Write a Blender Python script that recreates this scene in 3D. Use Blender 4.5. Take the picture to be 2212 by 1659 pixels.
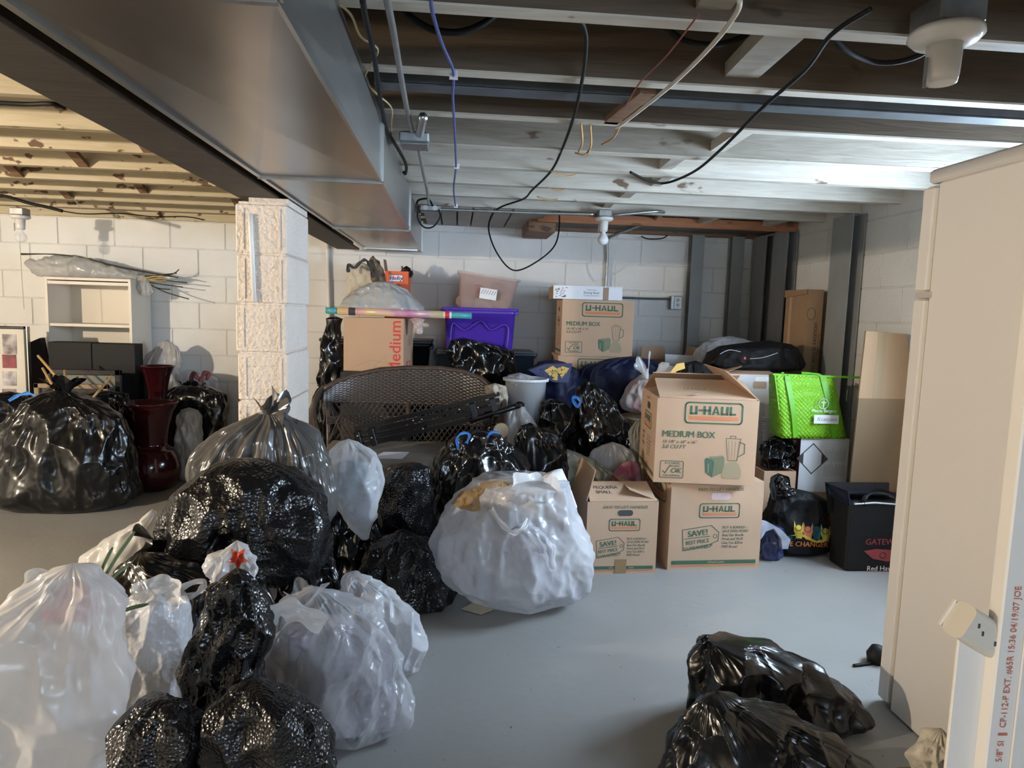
import bpy, math, random
import numpy as np
from mathutils import Vector, Matrix
for o in list(bpy.data.objects): bpy.data.objects.remove(o)
S = bpy.context.scene; COL = S.collection
# ---------------------------------------------------------------- camera
W_, H_ = 2212., 1659.
FPX, CX, CY, CAMH = 1450., 1106., 829.5, 1.22
_d = np.array([985 - CX, 672 - CY, FPX]); _v = np.array([-406., 0, FPX]); _v[1] = -(_d[0]*_v[0] + FPX*FPX)/_d[1]
_Y = _d/np.linalg.norm(_d); _Z = -_v/np.linalg.norm(_v); _X = np.cross(_Y, _Z)
if _X[0] < 0: _X = -_X
RW = np.array([_X, _Y, _Z])                      # world = RW @ camera(x right, y down, z forward)
cam = bpy.data.objects.new('camera', bpy.data.cameras.new('camera')); COL.objects.link(cam)
cam.data.sensor_width = 36; cam.data.lens = 36*FPX/W_; cam.data.clip_start = .02
M = Matrix.Identity(4)
for i in range(3):
    M[i][0] = RW[i][0]; M[i][1] = -RW[i][1]; M[i][2] = -RW[i][2]
M[2][3] = CAMH
cam.matrix_world = M; S.camera = cam
# ---------------------------------------------------------------- world and exposure
S.view_settings.view_transform = 'Standard'; S.view_settings.look = 'None'
S.view_settings.gamma = 1; S.view_settings.use_curve_mapping = False
S.view_settings.exposure = 1.28
wd = bpy.data.worlds.new('world'); S.world = wd; wd.use_nodes = True
wd.node_tree.nodes['Background'].inputs[0].default_value = (.55, .68, 1, 1)
wd.node_tree.nodes['Background'].inputs[1].default_value = .15
WINDOW_E = 29.0; FILL_WINDOW_E = 10.5; LAMP_W = 178.0
WINDOW_C = (.62, .79, 1.0); LAMP_C = (1.0, .86, .68)
# ---------------------------------------------------------------- helpers
def ray(x, y): return RW @ np.array([x - CX, y - CY, FPX])
def P(x, y, Y):
    r = ray(x, y); t = Y/r[1]; return Vector((r[0]*t, Y, CAMH + r[2]*t))
def PZ(x, y, z=0.):
    r = ray(x, y); t = (z - CAMH)/r[2]; return Vector((r[0]*t, r[1]*t, z))
def PX(x, y, X):
    r = ray(x, y); t = X/r[0]; return Vector((X, r[1]*t, CAMH + r[2]*t))
def tag(o, label=None, cat=None, group=None, kind=None):
    if label: o['label'] = label
    if cat: o['category'] = cat
    if group: o['group'] = group
    if kind: o['kind'] = kind
    return o
def thing(name, loc, label, cat, group=None):
    o = bpy.data.objects.new(name, None); COL.objects.link(o); o.location = loc; o.empty_display_size = .05
    return tag(o, label, cat, group)
def link(o, parent=None):
    COL.objects.link(o)
    if parent is not None: o.parent = parent
    return o
ORG = {}
def worldloc(o):
    v = Vector(o.location)
    while o.parent is not None: o = o.parent; v += Vector(o.location)
    return v
class MB:
    def __init__(s, M=None): s.v = []; s.f = []; s.M = M
    def add(s, vs, fs):
        b = len(s.v)
        for p in vs:
            p = Vector(p); s.v.append(s.M @ p if s.M is not None else p)
        s.f += [tuple(i + b for i in q) for q in fs]; return s
    def box(s, x0, x1, y0, y1, z0, z1, bev=0):
        if bev <= 0:
            vs = [(x, y, z) for z in (z0, z1) for x, y in ((x0, y0), (x1, y0), (x1, y1), (x0, y1))]
            return s.add(vs, [(3, 2, 1, 0), (4, 5, 6, 7), (0, 1, 5, 4), (1, 2, 6, 5), (2, 3, 7, 6), (3, 0, 4, 7)])
        b = bev
        def ring(i, z): return [(x0+i+b, y0+i, z), (x1-i-b, y0+i, z), (x1-i, y0+i+b, z), (x1-i, y1-i-b, z), (x1-i-b, y1-i, z), (x0+i+b, y1-i, z), (x0+i, y1-i-b, z), (x0+i, y0+i+b, z)]
        vs = ring(b, z0) + ring(0, z0+b) + ring(0, z1-b) + ring(b, z1)
        fs = [tuple(range(7, -1, -1)), tuple(range(24, 32))]
        for k in range(3):
            for i in range(8): j = (i+1) % 8; fs.append((8*k+i, 8*k+j, 8*k+8+j, 8*k+8+i))
        return s.add(vs, fs)
    def tube(s, pts, r, n=8, cap=True):
        pts = [Vector(p) for p in pts]; N = len(pts)
        rs = r if isinstance(r, (list, tuple)) else [r]*N
        t0 = (pts[1]-pts[0]).normalized(); up = Vector((0, 0, 1)) if abs(t0.z) < .9 else Vector((1, 0, 0))
        a = t0.cross(up).normalized(); vs = []; fs = []
        for i, p in enumerate(pts):
            t = (pts[min(i+1, N-1)] - pts[max(i-1, 0)])
            t = t.normalized() if t.length > 1e-9 else t0
            a = (a - t*a.dot(t)); a = a.normalized() if a.length > 1e-6 else t.orthogonal().normalized()
            b = t.cross(a)
            for k in range(n):
                q = 2*math.pi*k/n; vs.append(p + (a*math.cos(q) + b*math.sin(q))*rs[i])
        for i in range(N-1):
            for k in range(n): l = (k+1) % n; fs.append((i*n+k, i*n+l, (i+1)*n+l, (i+1)*n+k))
        if cap: fs += [tuple(range(n-1, -1, -1)), tuple((N-1)*n + k for k in range(n))]
        return s.add(vs, fs)
    def lathe(s, prof, c=(0, 0, 0), n=32, axis='z', cap=True):
        vs = []; fs = []
        for r, z in prof:
            for k in range(n):
                q = 2*math.pi*k/n; x, y = r*math.cos(q), r*math.sin(q)
                p = (x, y, z) if axis == 'z' else ((x, z, y) if axis == 'y' else (z, x, y))
                vs.append((c[0]+p[0], c[1]+p[1], c[2]+p[2]))
        m = len(prof)
        for i in range(m-1):
            for k in range(n): l = (k+1) % n; fs.append((i*n+k, i*n+l, (i+1)*n+l, (i+1)*n+k))
        if cap: fs += [tuple(range(n-1, -1, -1)), tuple((m-1)*n + k for k in range(n))]
        return s.add(vs, fs)
    def prism(s, poly, ext):      # poly: list of 3D points, ext: vector
        n = len(poly); e = Vector(ext); vs = [Vector(p) for p in poly] + [Vector(p)+e for p in poly]
        fs = [tuple(range(n-1, -1, -1)), tuple(range(n, 2*n))] + [(i, (i+1) % n, n+(i+1) % n, n+i) for i in range(n)]
        return s.add(vs, fs)
    def beam(s, a, b, w, h, up=(0, 0, 1)):
        a = Vector(a); b = Vector(b); t = (b-a).normalized(); u = Vector(up)
        x = t.cross(u); x = x.normalized() if x.length > 1e-5 else t.orthogonal().normalized(); y = x.cross(t)
        vs = [p + x*i*w/2 + y*j*h/2 for p in (a, b) for i, j in ((-1, -1), (1, -1), (1, 1), (-1, 1))]
        return s.add(vs, [(3, 2, 1, 0), (4, 5, 6, 7), (0, 1, 5, 4), (1, 2, 6, 5), (2, 3, 7, 6), (3, 0, 4, 7)])
    def ribbon(s, pts, w, n=(0, -1, 0), th=.001):    # flat strip following pts with thickness along n
        pts = [Vector(p) for p in pts]; n = Vector(n); N = len(pts); vs = []; fs = []
        for i, p in enumerate(pts):
            t = (pts[min(i+1, N-1)]-pts[max(i-1, 0)]).normalized(); x = t.cross(n).normalized()
            vs += [p-x*w/2, p+x*w/2, p+x*w/2+n*th, p-x*w/2+n*th]
        for i in range(N-1):
            a, b = 4*i, 4*i+4
            for k in range(4): l = (k+1) % 4; fs.append((a+k, a+l, b+l, b+k))
        fs += [(3, 2, 1, 0), (4*N-4, 4*N-3, 4*N-2, 4*N-1)]
        return s.add(vs, fs)
    def build(s, name, mat, parent=None, smooth=False, loc=None):
        if parent is not None: base = worldloc(parent)
        elif loc is not None: base = Vector(loc)
        else:
            A = np.array([tuple(p) for p in s.v]); lo, hi = A.min(0), A.max(0)
            base = Vector(((lo[0]+hi[0])/2, (lo[1]+hi[1])/2, lo[2]))
        me = bpy.data.meshes.new(name); me.from_pydata([tuple(p-base) for p in s.v], [], s.f); me.update()
        if mat is not None: me.materials.append(mat)
        if smooth: me.shade_smooth()
        o = bpy.data.objects.new(name, me); link(o, parent)
        if parent is None: o.location = base
        return o
def inst(me, name, loc, parent, scale=None, rot=None):
    o = bpy.data.objects.new(name, me); link(o, parent)
    o.location = Vector(loc) - (worldloc(parent) if parent is not None else Vector())
    if scale: o.scale = scale
    if rot: o.rotation_euler = rot
    return o
def smooth_path(pts, k=8):
    pts = [Vector(p) for p in pts]; out = []
    for i in range(len(pts)-1):
        p0 = pts[max(i-1, 0)]; p1 = pts[i]; p2 = pts[i+1]; p3 = pts[min(i+2, len(pts)-1)]
        for j in range(k):
            t = j/k
            out.append(.5*((2*p1) + (p2-p0)*t + (2*p0-5*p1+4*p2-p3)*t*t + (3*p1-p0-3*p2+p3)*t**3))
    out.append(pts[-1]); return out
# ---------------------------------------------------------------- noise (vectorised)
_rng = np.random.RandomState(7); _G = _rng.normal(size=(4096, 3)); _G /= np.linalg.norm(_G, axis=1)[:, None]
def pnoise(p):
    i = np.floor(p).astype(np.int64); f = p - i; u = f*f*f*(f*(f*6-15)+10); r = 0
    for dx in (0, 1):
        for dy in (0, 1):
            for dz in (0, 1):
                hsh = ((i[:, 0]+dx)*73856093 ^ (i[:, 1]+dy)*19349663 ^ (i[:, 2]+dz)*83492791) & 4095
                g = _G[hsh]; d = (f[:, 0]-dx)*g[:, 0] + (f[:, 1]-dy)*g[:, 1] + (f[:, 2]-dz)*g[:, 2]
                w = (u[:, 0] if dx else 1-u[:, 0])*(u[:, 1] if dy else 1-u[:, 1])*(u[:, 2] if dz else 1-u[:, 2]); r = r + d*w
    return r
def ridged(p, o=3):
    a = 1.; s = 0; q = p
    for k in range(o): s = s + a*(1-2.2*np.abs(pnoise(q))); a *= .5; q = q*2.03 + 7.1
    return s/1.75
# ---------------------------------------------------------------- materials
MATS = {}
def nodes(name):
    m = bpy.data.materials.new(name); m.use_nodes = True; nt = m.node_tree
    return m, nt, nt.nodes['Principled BSDF']
def mat(name, col, rough=.6, metal=0., var=.0, vscale=8., bump=0., bscale=40., spec=.5, col2=None, stretch=None, detail=4., bdist=.01, alpha=1., trans=0.):
    if name in MATS: return MATS[name]
    m, nt, b = nodes(name); N, L = nt.nodes, nt.links
    b.inputs['Base Color'].default_value = (*col, 1); b.inputs['Roughness'].default_value = rough
    b.inputs['Metallic'].default_value = metal; b.inputs['Specular IOR Level'].default_value = spec
    if alpha < 1: b.inputs['Alpha'].default_value = alpha
    if trans: b.inputs['Transmission Weight'].default_value = trans
    tc = N.new('ShaderNodeTexCoord'); mp = N.new('ShaderNodeMapping'); L.new(tc.outputs['Object'], mp.inputs[0])
    if stretch: mp.inputs['Scale'].default_value = stretch
    if var > 0 or col2:
        n = N.new('ShaderNodeTexNoise'); n.inputs['Scale'].default_value = vscale; n.inputs['Detail'].default_value = detail; L.new(mp.outputs[0], n.inputs[0])
        r = N.new('ShaderNodeValToRGB'); r.color_ramp.elements[0].position = .32; r.color_ramp.elements[1].position = .68
        c2 = col2 or tuple(c*(1-var) for c in col)
        r.color_ramp.elements[0].color = (*c2, 1); r.color_ramp.elements[1].color = (*col, 1)
        L.new(n.outputs[0], r.inputs[0]); L.new(r.outputs[0], b.inputs['Base Color'])
    if bump > 0:
        n2 = N.new('ShaderNodeTexNoise'); n2.inputs['Scale'].default_value = bscale; n2.inputs['Detail'].default_value = 5; L.new(mp.outputs[0], n2.inputs[0])
        bp = N.new('ShaderNodeBump'); bp.inputs['Strength'].default_value = bump; bp.inputs['Distance'].default_value = bdist
        L.new(n2.outputs[0], bp.inputs['Height']); L.new(bp.outputs[0], b.inputs['Normal'])
    MATS[name] = m; return m
def emit(name, col, s):
    m, nt, b = nodes(name); b.inputs['Base Color'].default_value = (*col, 1)
    b.inputs['Emission Color'].default_value = (*col, 1); b.inputs['Emission Strength'].default_value = s; return m
def plastic(name, col, rough=.25, emboss=0., wr=.5, wscale=9., white=False, clear=0., col2=None, espace=110., coat=0., patches=None):
    """thin film plastic: wrinkle bump, optional embossed dots, optional see-through"""
    if name in MATS: return MATS[name]
    m, nt, b = nodes(name); N, L = nt.nodes, nt.links
    b.inputs['Base Color'].default_value = (*col, 1); b.inputs['Roughness'].default_value = rough
    b.inputs['Coat Weight'].default_value = coat; b.inputs['Coat Roughness'].default_value = .12
    tc = N.new('ShaderNodeTexCoord'); nz = N.new('ShaderNodeTexNoise'); nz.inputs['Scale'].default_value = 4; L.new(tc.outputs['Object'], nz.inputs[0])
    mix = N.new('ShaderNodeMixRGB'); mix.inputs[0].default_value = .06; L.new(tc.outputs['Object'], mix.inputs[1]); L.new(nz.outputs['Color'], mix.inputs[2])
    # long creases
    r1 = N.new('ShaderNodeTexNoise'); r1.noise_type = 'RIDGED_MULTIFRACTAL'; r1.inputs['Scale'].default_value = wscale; r1.inputs['Detail'].default_value = 4; r1.inputs['Roughness'].default_value = .55
    L.new(mix.outputs[0], r1.inputs[0])
    v = N.new('ShaderNodeTexVoronoi'); v.feature = 'F1'; v.inputs['Scale'].default_value = wscale*2.2; L.new(mix.outputs[0], v.inputs[0])
    a = N.new('ShaderNodeMath'); a.operation = 'MULTIPLY_ADD'; a.inputs[1].default_value = .45; L.new(v.outputs['Distance'], a.inputs[0]); L.new(r1.outputs[0], a.inputs[2])
    mp = N.new('ShaderNodeMapping'); mp.inputs['Rotation'].default_value = (.5, .35, .2); mp.inputs['Scale'].default_value = (1, 1, .2); L.new(mix.outputs[0], mp.inputs[0])
    r2 = N.new('ShaderNodeTexNoise'); r2.noise_type = 'RIDGED_MULTIFRACTAL'; r2.inputs['Scale'].default_value = wscale*3.2; r2.inputs['Detail'].default_value = 3; L.new(mp.outputs[0], r2.inputs[0])
    a2 = N.new('ShaderNodeMath'); a2.operation = 'MULTIPLY_ADD'; a2.inputs[1].default_value = .30 if white else .15; L.new(r2.outputs[0], a2.inputs[0]); L.new(a.outputs[0], a2.inputs[2]); a = a2
    bp = N.new('ShaderNodeBump'); bp.inputs['Strength'].default_value = wr; bp.inputs['Distance'].default_value = .03 if white else .012; L.new(a.outputs[0], bp.inputs['Height'])
    out = bp.outputs[0]
    if emboss > 0:
        e = N.new('ShaderNodeTexVoronoi'); e.inputs['Scale'].default_value = espace; L.new(tc.outputs['Object'], e.inputs[0])
        b2 = N.new('ShaderNodeBump'); b2.inputs['Strength'].default_value = emboss; b2.inputs['Distance'].default_value = .004
        L.new(e.outputs['Distance'], b2.inputs['Height']); L.new(out, b2.inputs['Normal']); out = b2.outputs[0]
    L.new(out, b.inputs['Normal'])
    if col2:
        n = N.new('ShaderNodeTexNoise'); n.inputs['Scale'].default_value = 5.5; L.new(tc.outputs['Object'], n.inputs[0])
        r = N.new('ShaderNodeValToRGB'); r.color_ramp.elements[0].position = .42; r.color_ramp.elements[1].position = .6
        r.color_ramp.elements[0].color = (*col, 1); r.color_ramp.elements[1].color = (*col2, 1); L.new(n.outputs[0], r.inputs[0]); L.new(r.outputs[0], b.inputs['Base Color'])
    if white or clear > 0:
        o = N['Material Output']; sh = b.outputs[0]
        if white:
            t = N.new('ShaderNodeBsdfTranslucent'); t.inputs[0].default_value = (*col, 1); L.new(out, t.inputs['Normal'])
            mx = N.new('ShaderNodeMixShader'); mx.inputs[0].default_value = .25; L.new(sh, mx.inputs[1]); L.new(t.outputs[0], mx.inputs[2]); sh = mx.outputs[0]
        if clear > 0:
            tr = N.new('ShaderNodeBsdfTransparent'); lw = N.new('ShaderNodeLayerWeight'); lw.inputs[0].default_value = .35; L.new(out, lw.inputs['Normal'])
            mm = N.new('ShaderNodeMath'); mm.operation = 'MULTIPLY_ADD'; mm.inputs[1].default_value = -clear; mm.inputs[2].default_value = clear; L.new(lw.outputs['Facing'], mm.inputs[0])
            mx2 = N.new('ShaderNodeMixShader'); L.new(mm.outputs[0], mx2.inputs[0]); L.new(sh, mx2.inputs[1]); L.new(tr.outputs[0], mx2.inputs[2]); sh = mx2.outputs[0]
        L.new(sh, o.inputs[0])
    MATS[name] = m; return m
# ================================================================ materials of the room
rnd = random.Random(5)
def paint_block(name, col, dirt, bs=.45, bd=.006):
    if name in MATS: return MATS[name]
    m, nt, b = nodes(name); N, L = nt.nodes, nt.links; b.inputs['Roughness'].default_value = .62
    g = N.new('ShaderNodeNewGeometry'); n = N.new('ShaderNodeTexNoise'); n.inputs['Scale'].default_value = 2.2; n.inputs['Detail'].default_value = 6; L.new(g.outputs['Position'], n.inputs[0])
    r = N.new('ShaderNodeValToRGB'); r.color_ramp.elements[0].position = .3; r.color_ramp.elements[1].position = .62
    r.color_ramp.elements[0].color = (*dirt, 1); r.color_ramp.elements[1].color = (*col, 1); L.new(n.outputs[0], r.inputs[0]); L.new(r.outputs[0], b.inputs['Base Color'])
    n2 = N.new('ShaderNodeTexNoise'); n2.inputs['Scale'].default_value = 60; n2.inputs['Detail'].default_value = 6; L.new(g.outputs['Position'], n2.inputs[0])
    bp = N.new('ShaderNodeBump'); bp.inputs['Strength'].default_value = bs; bp.inputs['Distance'].default_value = bd; L.new(n2.outputs[0], bp.inputs['Height']); L.new(bp.outputs[0], b.inputs['Normal'])
    MATS[name] = m; return m
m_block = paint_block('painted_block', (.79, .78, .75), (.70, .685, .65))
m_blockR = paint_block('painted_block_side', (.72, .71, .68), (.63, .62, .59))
m_mortar = mat('painted_mortar', (.72, .705, .67), .75, var=.15, vscale=14, bump=.5, bscale=60)
m_col = paint_block('painted_column', (.80, .705, .61), (.72, .62, .53), .9, .014)
def wood_mat(name, c1, c2, stain, ss=3., lo=.60, hi=.66):
    m, nt, b = nodes(name); N, L = nt.nodes, nt.links; b.inputs['Roughness'].default_value = .7
    g = N.new('ShaderNodeNewGeometry'); mp = N.new('ShaderNodeMapping'); mp.inputs['Scale'].default_value = (1.2, 9, 14); L.new(g.outputs['Position'], mp.inputs[0])
    n = N.new('ShaderNodeTexNoise'); n.inputs['Scale'].default_value = 3; n.inputs['Detail'].default_value = 8; n.inputs['Distortion'].default_value = 1.2; L.new(mp.outputs[0], n.inputs[0])
    r = N.new('ShaderNodeValToRGB'); r.color_ramp.elements[0].position = .3; r.color_ramp.elements[1].position = .7
    r.color_ramp.elements[0].color = (*c2, 1); r.color_ramp.elements[1].color = (*c1, 1); L.new(n.outputs[0], r.inputs[0])
    mp2 = N.new('ShaderNodeMapping'); mp2.inputs['Scale'].default_value = (1, 1.5, 2.2); L.new(g.outputs['Position'], mp2.inputs[0])
    s = N.new('ShaderNodeTexNoise'); s.inputs['Scale'].default_value = ss*2.2; s.inputs['Detail'].default_value = 3; L.new(mp2.outputs[0], s.inputs[0])
    rr = N.new('ShaderNodeValToRGB'); rr.color_ramp.elements[0].position = lo; rr.color_ramp.elements[1].position = hi; L.new(s.outputs[0], rr.inputs[0])
    mx = N.new('ShaderNodeMixRGB'); L.new(rr.outputs[0], mx.inputs[0]); L.new(r.outputs[0], mx.inputs[1]); mx.inputs[2].default_value = (*stain, 1)
    L.new(mx.outputs[0], b.inputs['Base Color'])
    bp = N.new('ShaderNodeBump'); bp.inputs['Strength'].default_value = .5; bp.inputs['Distance'].default_value = .004; L.new(n.outputs[0], bp.inputs['Height']); L.new(bp.outputs[0], b.inputs['Normal'])
    MATS[name] = m; return m
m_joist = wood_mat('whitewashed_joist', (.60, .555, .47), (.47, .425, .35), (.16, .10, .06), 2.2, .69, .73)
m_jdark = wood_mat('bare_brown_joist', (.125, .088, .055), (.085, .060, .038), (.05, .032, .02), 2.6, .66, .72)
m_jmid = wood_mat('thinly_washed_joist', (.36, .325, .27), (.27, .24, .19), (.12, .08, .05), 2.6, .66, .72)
m_joistL = wood_mat('cream_flaking_joist', (.60, .51, .35), (.49, .405, .26), (.13, .07, .035), 3.6, .61, .64)
m_board = wood_mat('orange_brown_board', (.42, .17, .07), (.30, .11, .045), (.18, .07, .03))
m_raw = wood_mat('raw_brown_wood', (.26, .15, .08), (.17, .09, .05), (.08, .045, .03))
m_steelpaint = mat('grey_painted_steel', (.29, .30, .295), .42, var=.15, vscale=6)
m_galv = mat('galvanised_steel', (.52, .52, .50), .34, 1., var=.16, vscale=7, bump=.03, bscale=4, stretch=(1, .25, 1))
m_galvd = mat('dull_galvanised', (.36, .37, .37), .45, .9, var=.25, vscale=18)
m_beam = wood_mat('dark_brown_beam_paint', (.105, .08, .06), (.075, .058, .045), (.14, .10, .07), 3, .64, .75)
m_black = mat('black_rubber', (.008, .008, .008), .6, spec=.25)
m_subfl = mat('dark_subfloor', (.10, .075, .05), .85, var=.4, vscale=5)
# ================================================================ floor
def floor_mat():
    m, nt, b = nodes('grey_painted_concrete'); N, L = nt.nodes, nt.links
    g = N.new('ShaderNodeNewGeometry'); n = N.new('ShaderNodeTexNoise'); n.inputs['Scale'].default_value = 1.6; n.inputs['Detail'].default_value = 8; L.new(g.outputs['Position'], n.inputs[0])
    r = N.new('ShaderNodeValToRGB'); r.color_ramp.elements[0].position = .3; r.color_ramp.elements[1].position = .7
    r.color_ramp.elements[0].color = (.280, .274, .256, 1); r.color_ramp.elements[1].color = (.318, .312, .293, 1); L.new(n.outputs[0], r.inputs[0])
    v = N.new('ShaderNodeTexNoise'); v.inputs['Scale'].default_value = 46; v.inputs['Detail'].default_value = 2; L.new(g.outputs['Position'], v.inputs[0])
    rr = N.new('ShaderNodeValToRGB'); rr.color_ramp.elements[0].position = .735; rr.color_ramp.elements[1].position = .76; L.new(v.outputs[0], rr.inputs[0])
    mx = N.new('ShaderNodeMixRGB'); L.new(rr.outputs[0], mx.inputs[0]); L.new(r.outputs[0], mx.inputs[1]); mx.inputs[2].default_value = (.12, .10, .08, 1); L.new(mx.outputs[0], b.inputs['Base Color'])
    b.inputs['Roughness'].default_value = .42
    n2 = N.new('ShaderNodeTexNoise'); n2.inputs['Scale'].default_value = 25; n2.inputs['Detail'].default_value = 6; L.new(g.outputs['Position'], n2.inputs[0])
    bp = N.new('ShaderNodeBump'); bp.inputs['Strength'].default_value = .12; bp.inputs['Distance'].default_value = .01; L.new(n2.outputs[0], bp.inputs['Height']); L.new(bp.outputs[0], b.inputs['Normal'])
    return m
XL, XR, YB, YF, ZJ, ZT = -5.2, 2.47, 5.40, -2.4, 1.89, 2.11
tag(MB().box(XL-.2, XR+.25, YF-.2, YB+.25, -.1, 0).build('floor', floor_mat()), 'grey painted concrete basement floor', 'floor', kind='structure')
# ================================================================ block walls: slab of mortar + one object per block
BW, BH, BM = .4064, .2032, .007
def block_mesh(name, w, h, d, m, seed=0):
    mb = MB(); mb.box(-w/2, w/2, -d, .0, -h/2, h/2, .004); o = mb.build(name, m, loc=(0, 0, 0)); me = o.data; bpy.data.objects.remove(o); return me
wb = MB().box(XL, XR+.2, YB+.004, YB+.2, 0, ZT+.1).build('wall_back', m_mortar); tag(wb, 'white painted concrete block wall at the far end', 'wall', kind='structure')
bme = block_mesh('block', BW-BM, BH-BM, .0045, m_block)
z0 = 1.6325                                     # bed joint under the top course
x0 = P(247, 500, YB).x                          # a head joint of the top course
nc = 0
for c in range(-8, 2):
    zc = z0 + (c+.5)*BH
    if zc > 2.0: continue
    off = 0 if c % 2 == 0 else BW/2
    k0 = math.floor((XL - x0)/BW)
    for k in range(k0, 60):
        xc = x0 + off + (k+.5)*BW
        if xc - BW/2 > XR: break
        if xc < XL+.1: continue
        a, b = xc-BW/2+BM/2, min(xc+BW/2-BM/2, XR-.004)
        if b-a < .03: continue
        inst(bme, 'block', ((a+b)/2, YB+.004+rnd.uniform(-.0015, .0015), zc), wb, scale=((b-a)/(BW-BM), 1, 1))
wr = MB()                                        # right wall with a window opening near the far side of the refrigerator
WY0, WY1, WZ0, WZ1 = 1.95, 2.85, 1.10, 1.74
wr.box(XR+.004, XR+.2, YF, WY0, 0, ZT+.1); wr.box(XR+.004, XR+.2, WY1, YB+.2, 0, ZT+.1); wr.box(XR+.004, XR+.2, WY0, WY1, 0, WZ0); wr.box(XR+.004, XR+.2, WY0, WY1, WZ1, ZT+.1)
wr = wr.build('wall_right', m_mortar); tag(wr, 'white painted block wall with grey steel braces', 'wall', kind='structure')
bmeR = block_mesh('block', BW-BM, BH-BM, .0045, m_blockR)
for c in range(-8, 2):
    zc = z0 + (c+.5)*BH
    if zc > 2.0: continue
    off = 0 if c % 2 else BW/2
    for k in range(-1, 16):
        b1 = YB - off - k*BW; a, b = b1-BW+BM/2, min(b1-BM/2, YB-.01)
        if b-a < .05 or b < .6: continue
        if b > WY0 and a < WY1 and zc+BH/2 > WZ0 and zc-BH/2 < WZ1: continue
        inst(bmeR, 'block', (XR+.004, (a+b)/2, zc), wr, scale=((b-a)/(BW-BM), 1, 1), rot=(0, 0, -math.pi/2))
tag(MB().box(XL-.2, XL, YF, YB+.2, 0, ZT+.1).build('wall_left', m_block), 'white painted wall on the left', 'wall', kind='structure')
VX0, VX1, VZ0, VZ1 = .15, 1.35, 1.05, 1.80
wf = MB(); wf.box(XL-.2, VX0, YF-.2, YF, 0, ZT+.1); wf.box(VX1, XR+.2, YF-.2, YF, 0, ZT+.1); wf.box(VX0, VX1, YF-.2, YF, 0, VZ0); wf.box(VX0, VX1, YF-.2, YF, VZ1, ZT+.1)
tag(wf.build('wall_front', m_block), 'white painted wall behind the viewpoint', 'wall', kind='structure')
w2 = MB()  # unseen window added behind the viewpoint to throw cool fill on front faces
for a, b, c, d in ((VX0, VX1, VZ0, VZ0+.04), (VX0, VX1, VZ1-.04, VZ1), (VX0, VX0+.04, VZ0, VZ1), (VX1-.04, VX1, VZ0, VZ1), ((VX0+VX1)/2-.02, (VX0+VX1)/2+.02, VZ0, VZ1)): w2.box(a, b, YF-.10, YF-.04, c, d)
w2 = w2.build('fill_window', mat('window_frame_paint', (.6, .6, .58), .5)); tag(w2, 'unseen white framed window added behind the viewpoint for cool fill light', 'window', kind='structure')
MB().box(VX0, VX1, YF-.115, YF-.11, VZ0, VZ1).build('window_pane', emit('fill_pane_rear', WINDOW_C, FILL_WINDOW_E), w2)
# window (daylight) in the right wall
wn = MB()
for a, b, c, d in ((WY0, WY1, WZ0, WZ0+.04), (WY0, WY1, WZ1-.04, WZ1), (WY0, WY0+.04, WZ0, WZ1), (WY1-.04, WY1, WZ0, WZ1), ((WY0+WY1)/2-.02, (WY0+WY1)/2+.02, WZ0, WZ1)):
    wn.box(XR+.04, XR+.10, a, b, c, d)
wn = wn.build('window_1', mat('window_frame_paint', (.6, .6, .58), .5)); tag(wn, 'small white framed basement window in the side wall', 'window', kind='structure')
MB().box(XR+.105, XR+.11, WY0, WY1, WZ0, WZ1).build('window_pane', emit('daylight_pane', WINDOW_C, WINDOW_E), wn)
# ================================================================ ceiling: subfloor + joists
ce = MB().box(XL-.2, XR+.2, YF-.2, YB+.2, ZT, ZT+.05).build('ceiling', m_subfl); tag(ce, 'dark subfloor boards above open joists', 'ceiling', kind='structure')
JY = [-.05, .36, .765, 1.17, 1.57, 1.977, 2.39, 2.83, 3.22, 3.64, 4.03, 4.42]
JT = .042
for i, y in enumerate(JY):
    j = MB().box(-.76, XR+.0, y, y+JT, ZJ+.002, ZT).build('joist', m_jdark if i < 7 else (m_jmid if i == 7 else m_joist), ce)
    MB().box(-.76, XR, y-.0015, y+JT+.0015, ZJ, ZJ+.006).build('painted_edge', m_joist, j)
JL = JY + [4.80, 5.20]
for i, y in enumerate(JL):
    MB().box(XL, -.76, y+.045, y+.045+JT, ZJ, ZT).build('joist', m_joistL, ce)
MB().box(.56, XR, 4.79, 4.83, 1.865, 1.93).build('board', m_board, ce)
MB().box(.70, XR, 5.33, 5.40, 1.875, 1.99).build('sill_board', m_raw, ce)
# soffit panels between the last joist and the wall
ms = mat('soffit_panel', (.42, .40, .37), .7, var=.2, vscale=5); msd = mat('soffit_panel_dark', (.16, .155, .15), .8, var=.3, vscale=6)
xs = [-.24, -.12, -.005, .10, .235, .36, .60]
for a, b in zip(xs[:-1], xs[1:]): MB().box(a+.006, b-.006, 4.47, 5.39, 1.885, 1.895).build('soffit_panel', ms, ce)
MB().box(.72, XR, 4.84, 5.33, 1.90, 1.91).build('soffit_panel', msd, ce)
MB().box(.50, .70, 4.86, 5.31, 1.80, 1.90, .006).build('wood_nailer', m_raw, ce)
for x, y0_, y1_ in ((1.0, 4.46, 4.79), (1.72, 4.46, 4.79), (2.2, 4.46, 4.79)): MB().box(x, x+.05, y0_, y1_, ZJ+.005, ZT).build('blocking', m_joist, ce)
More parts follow.
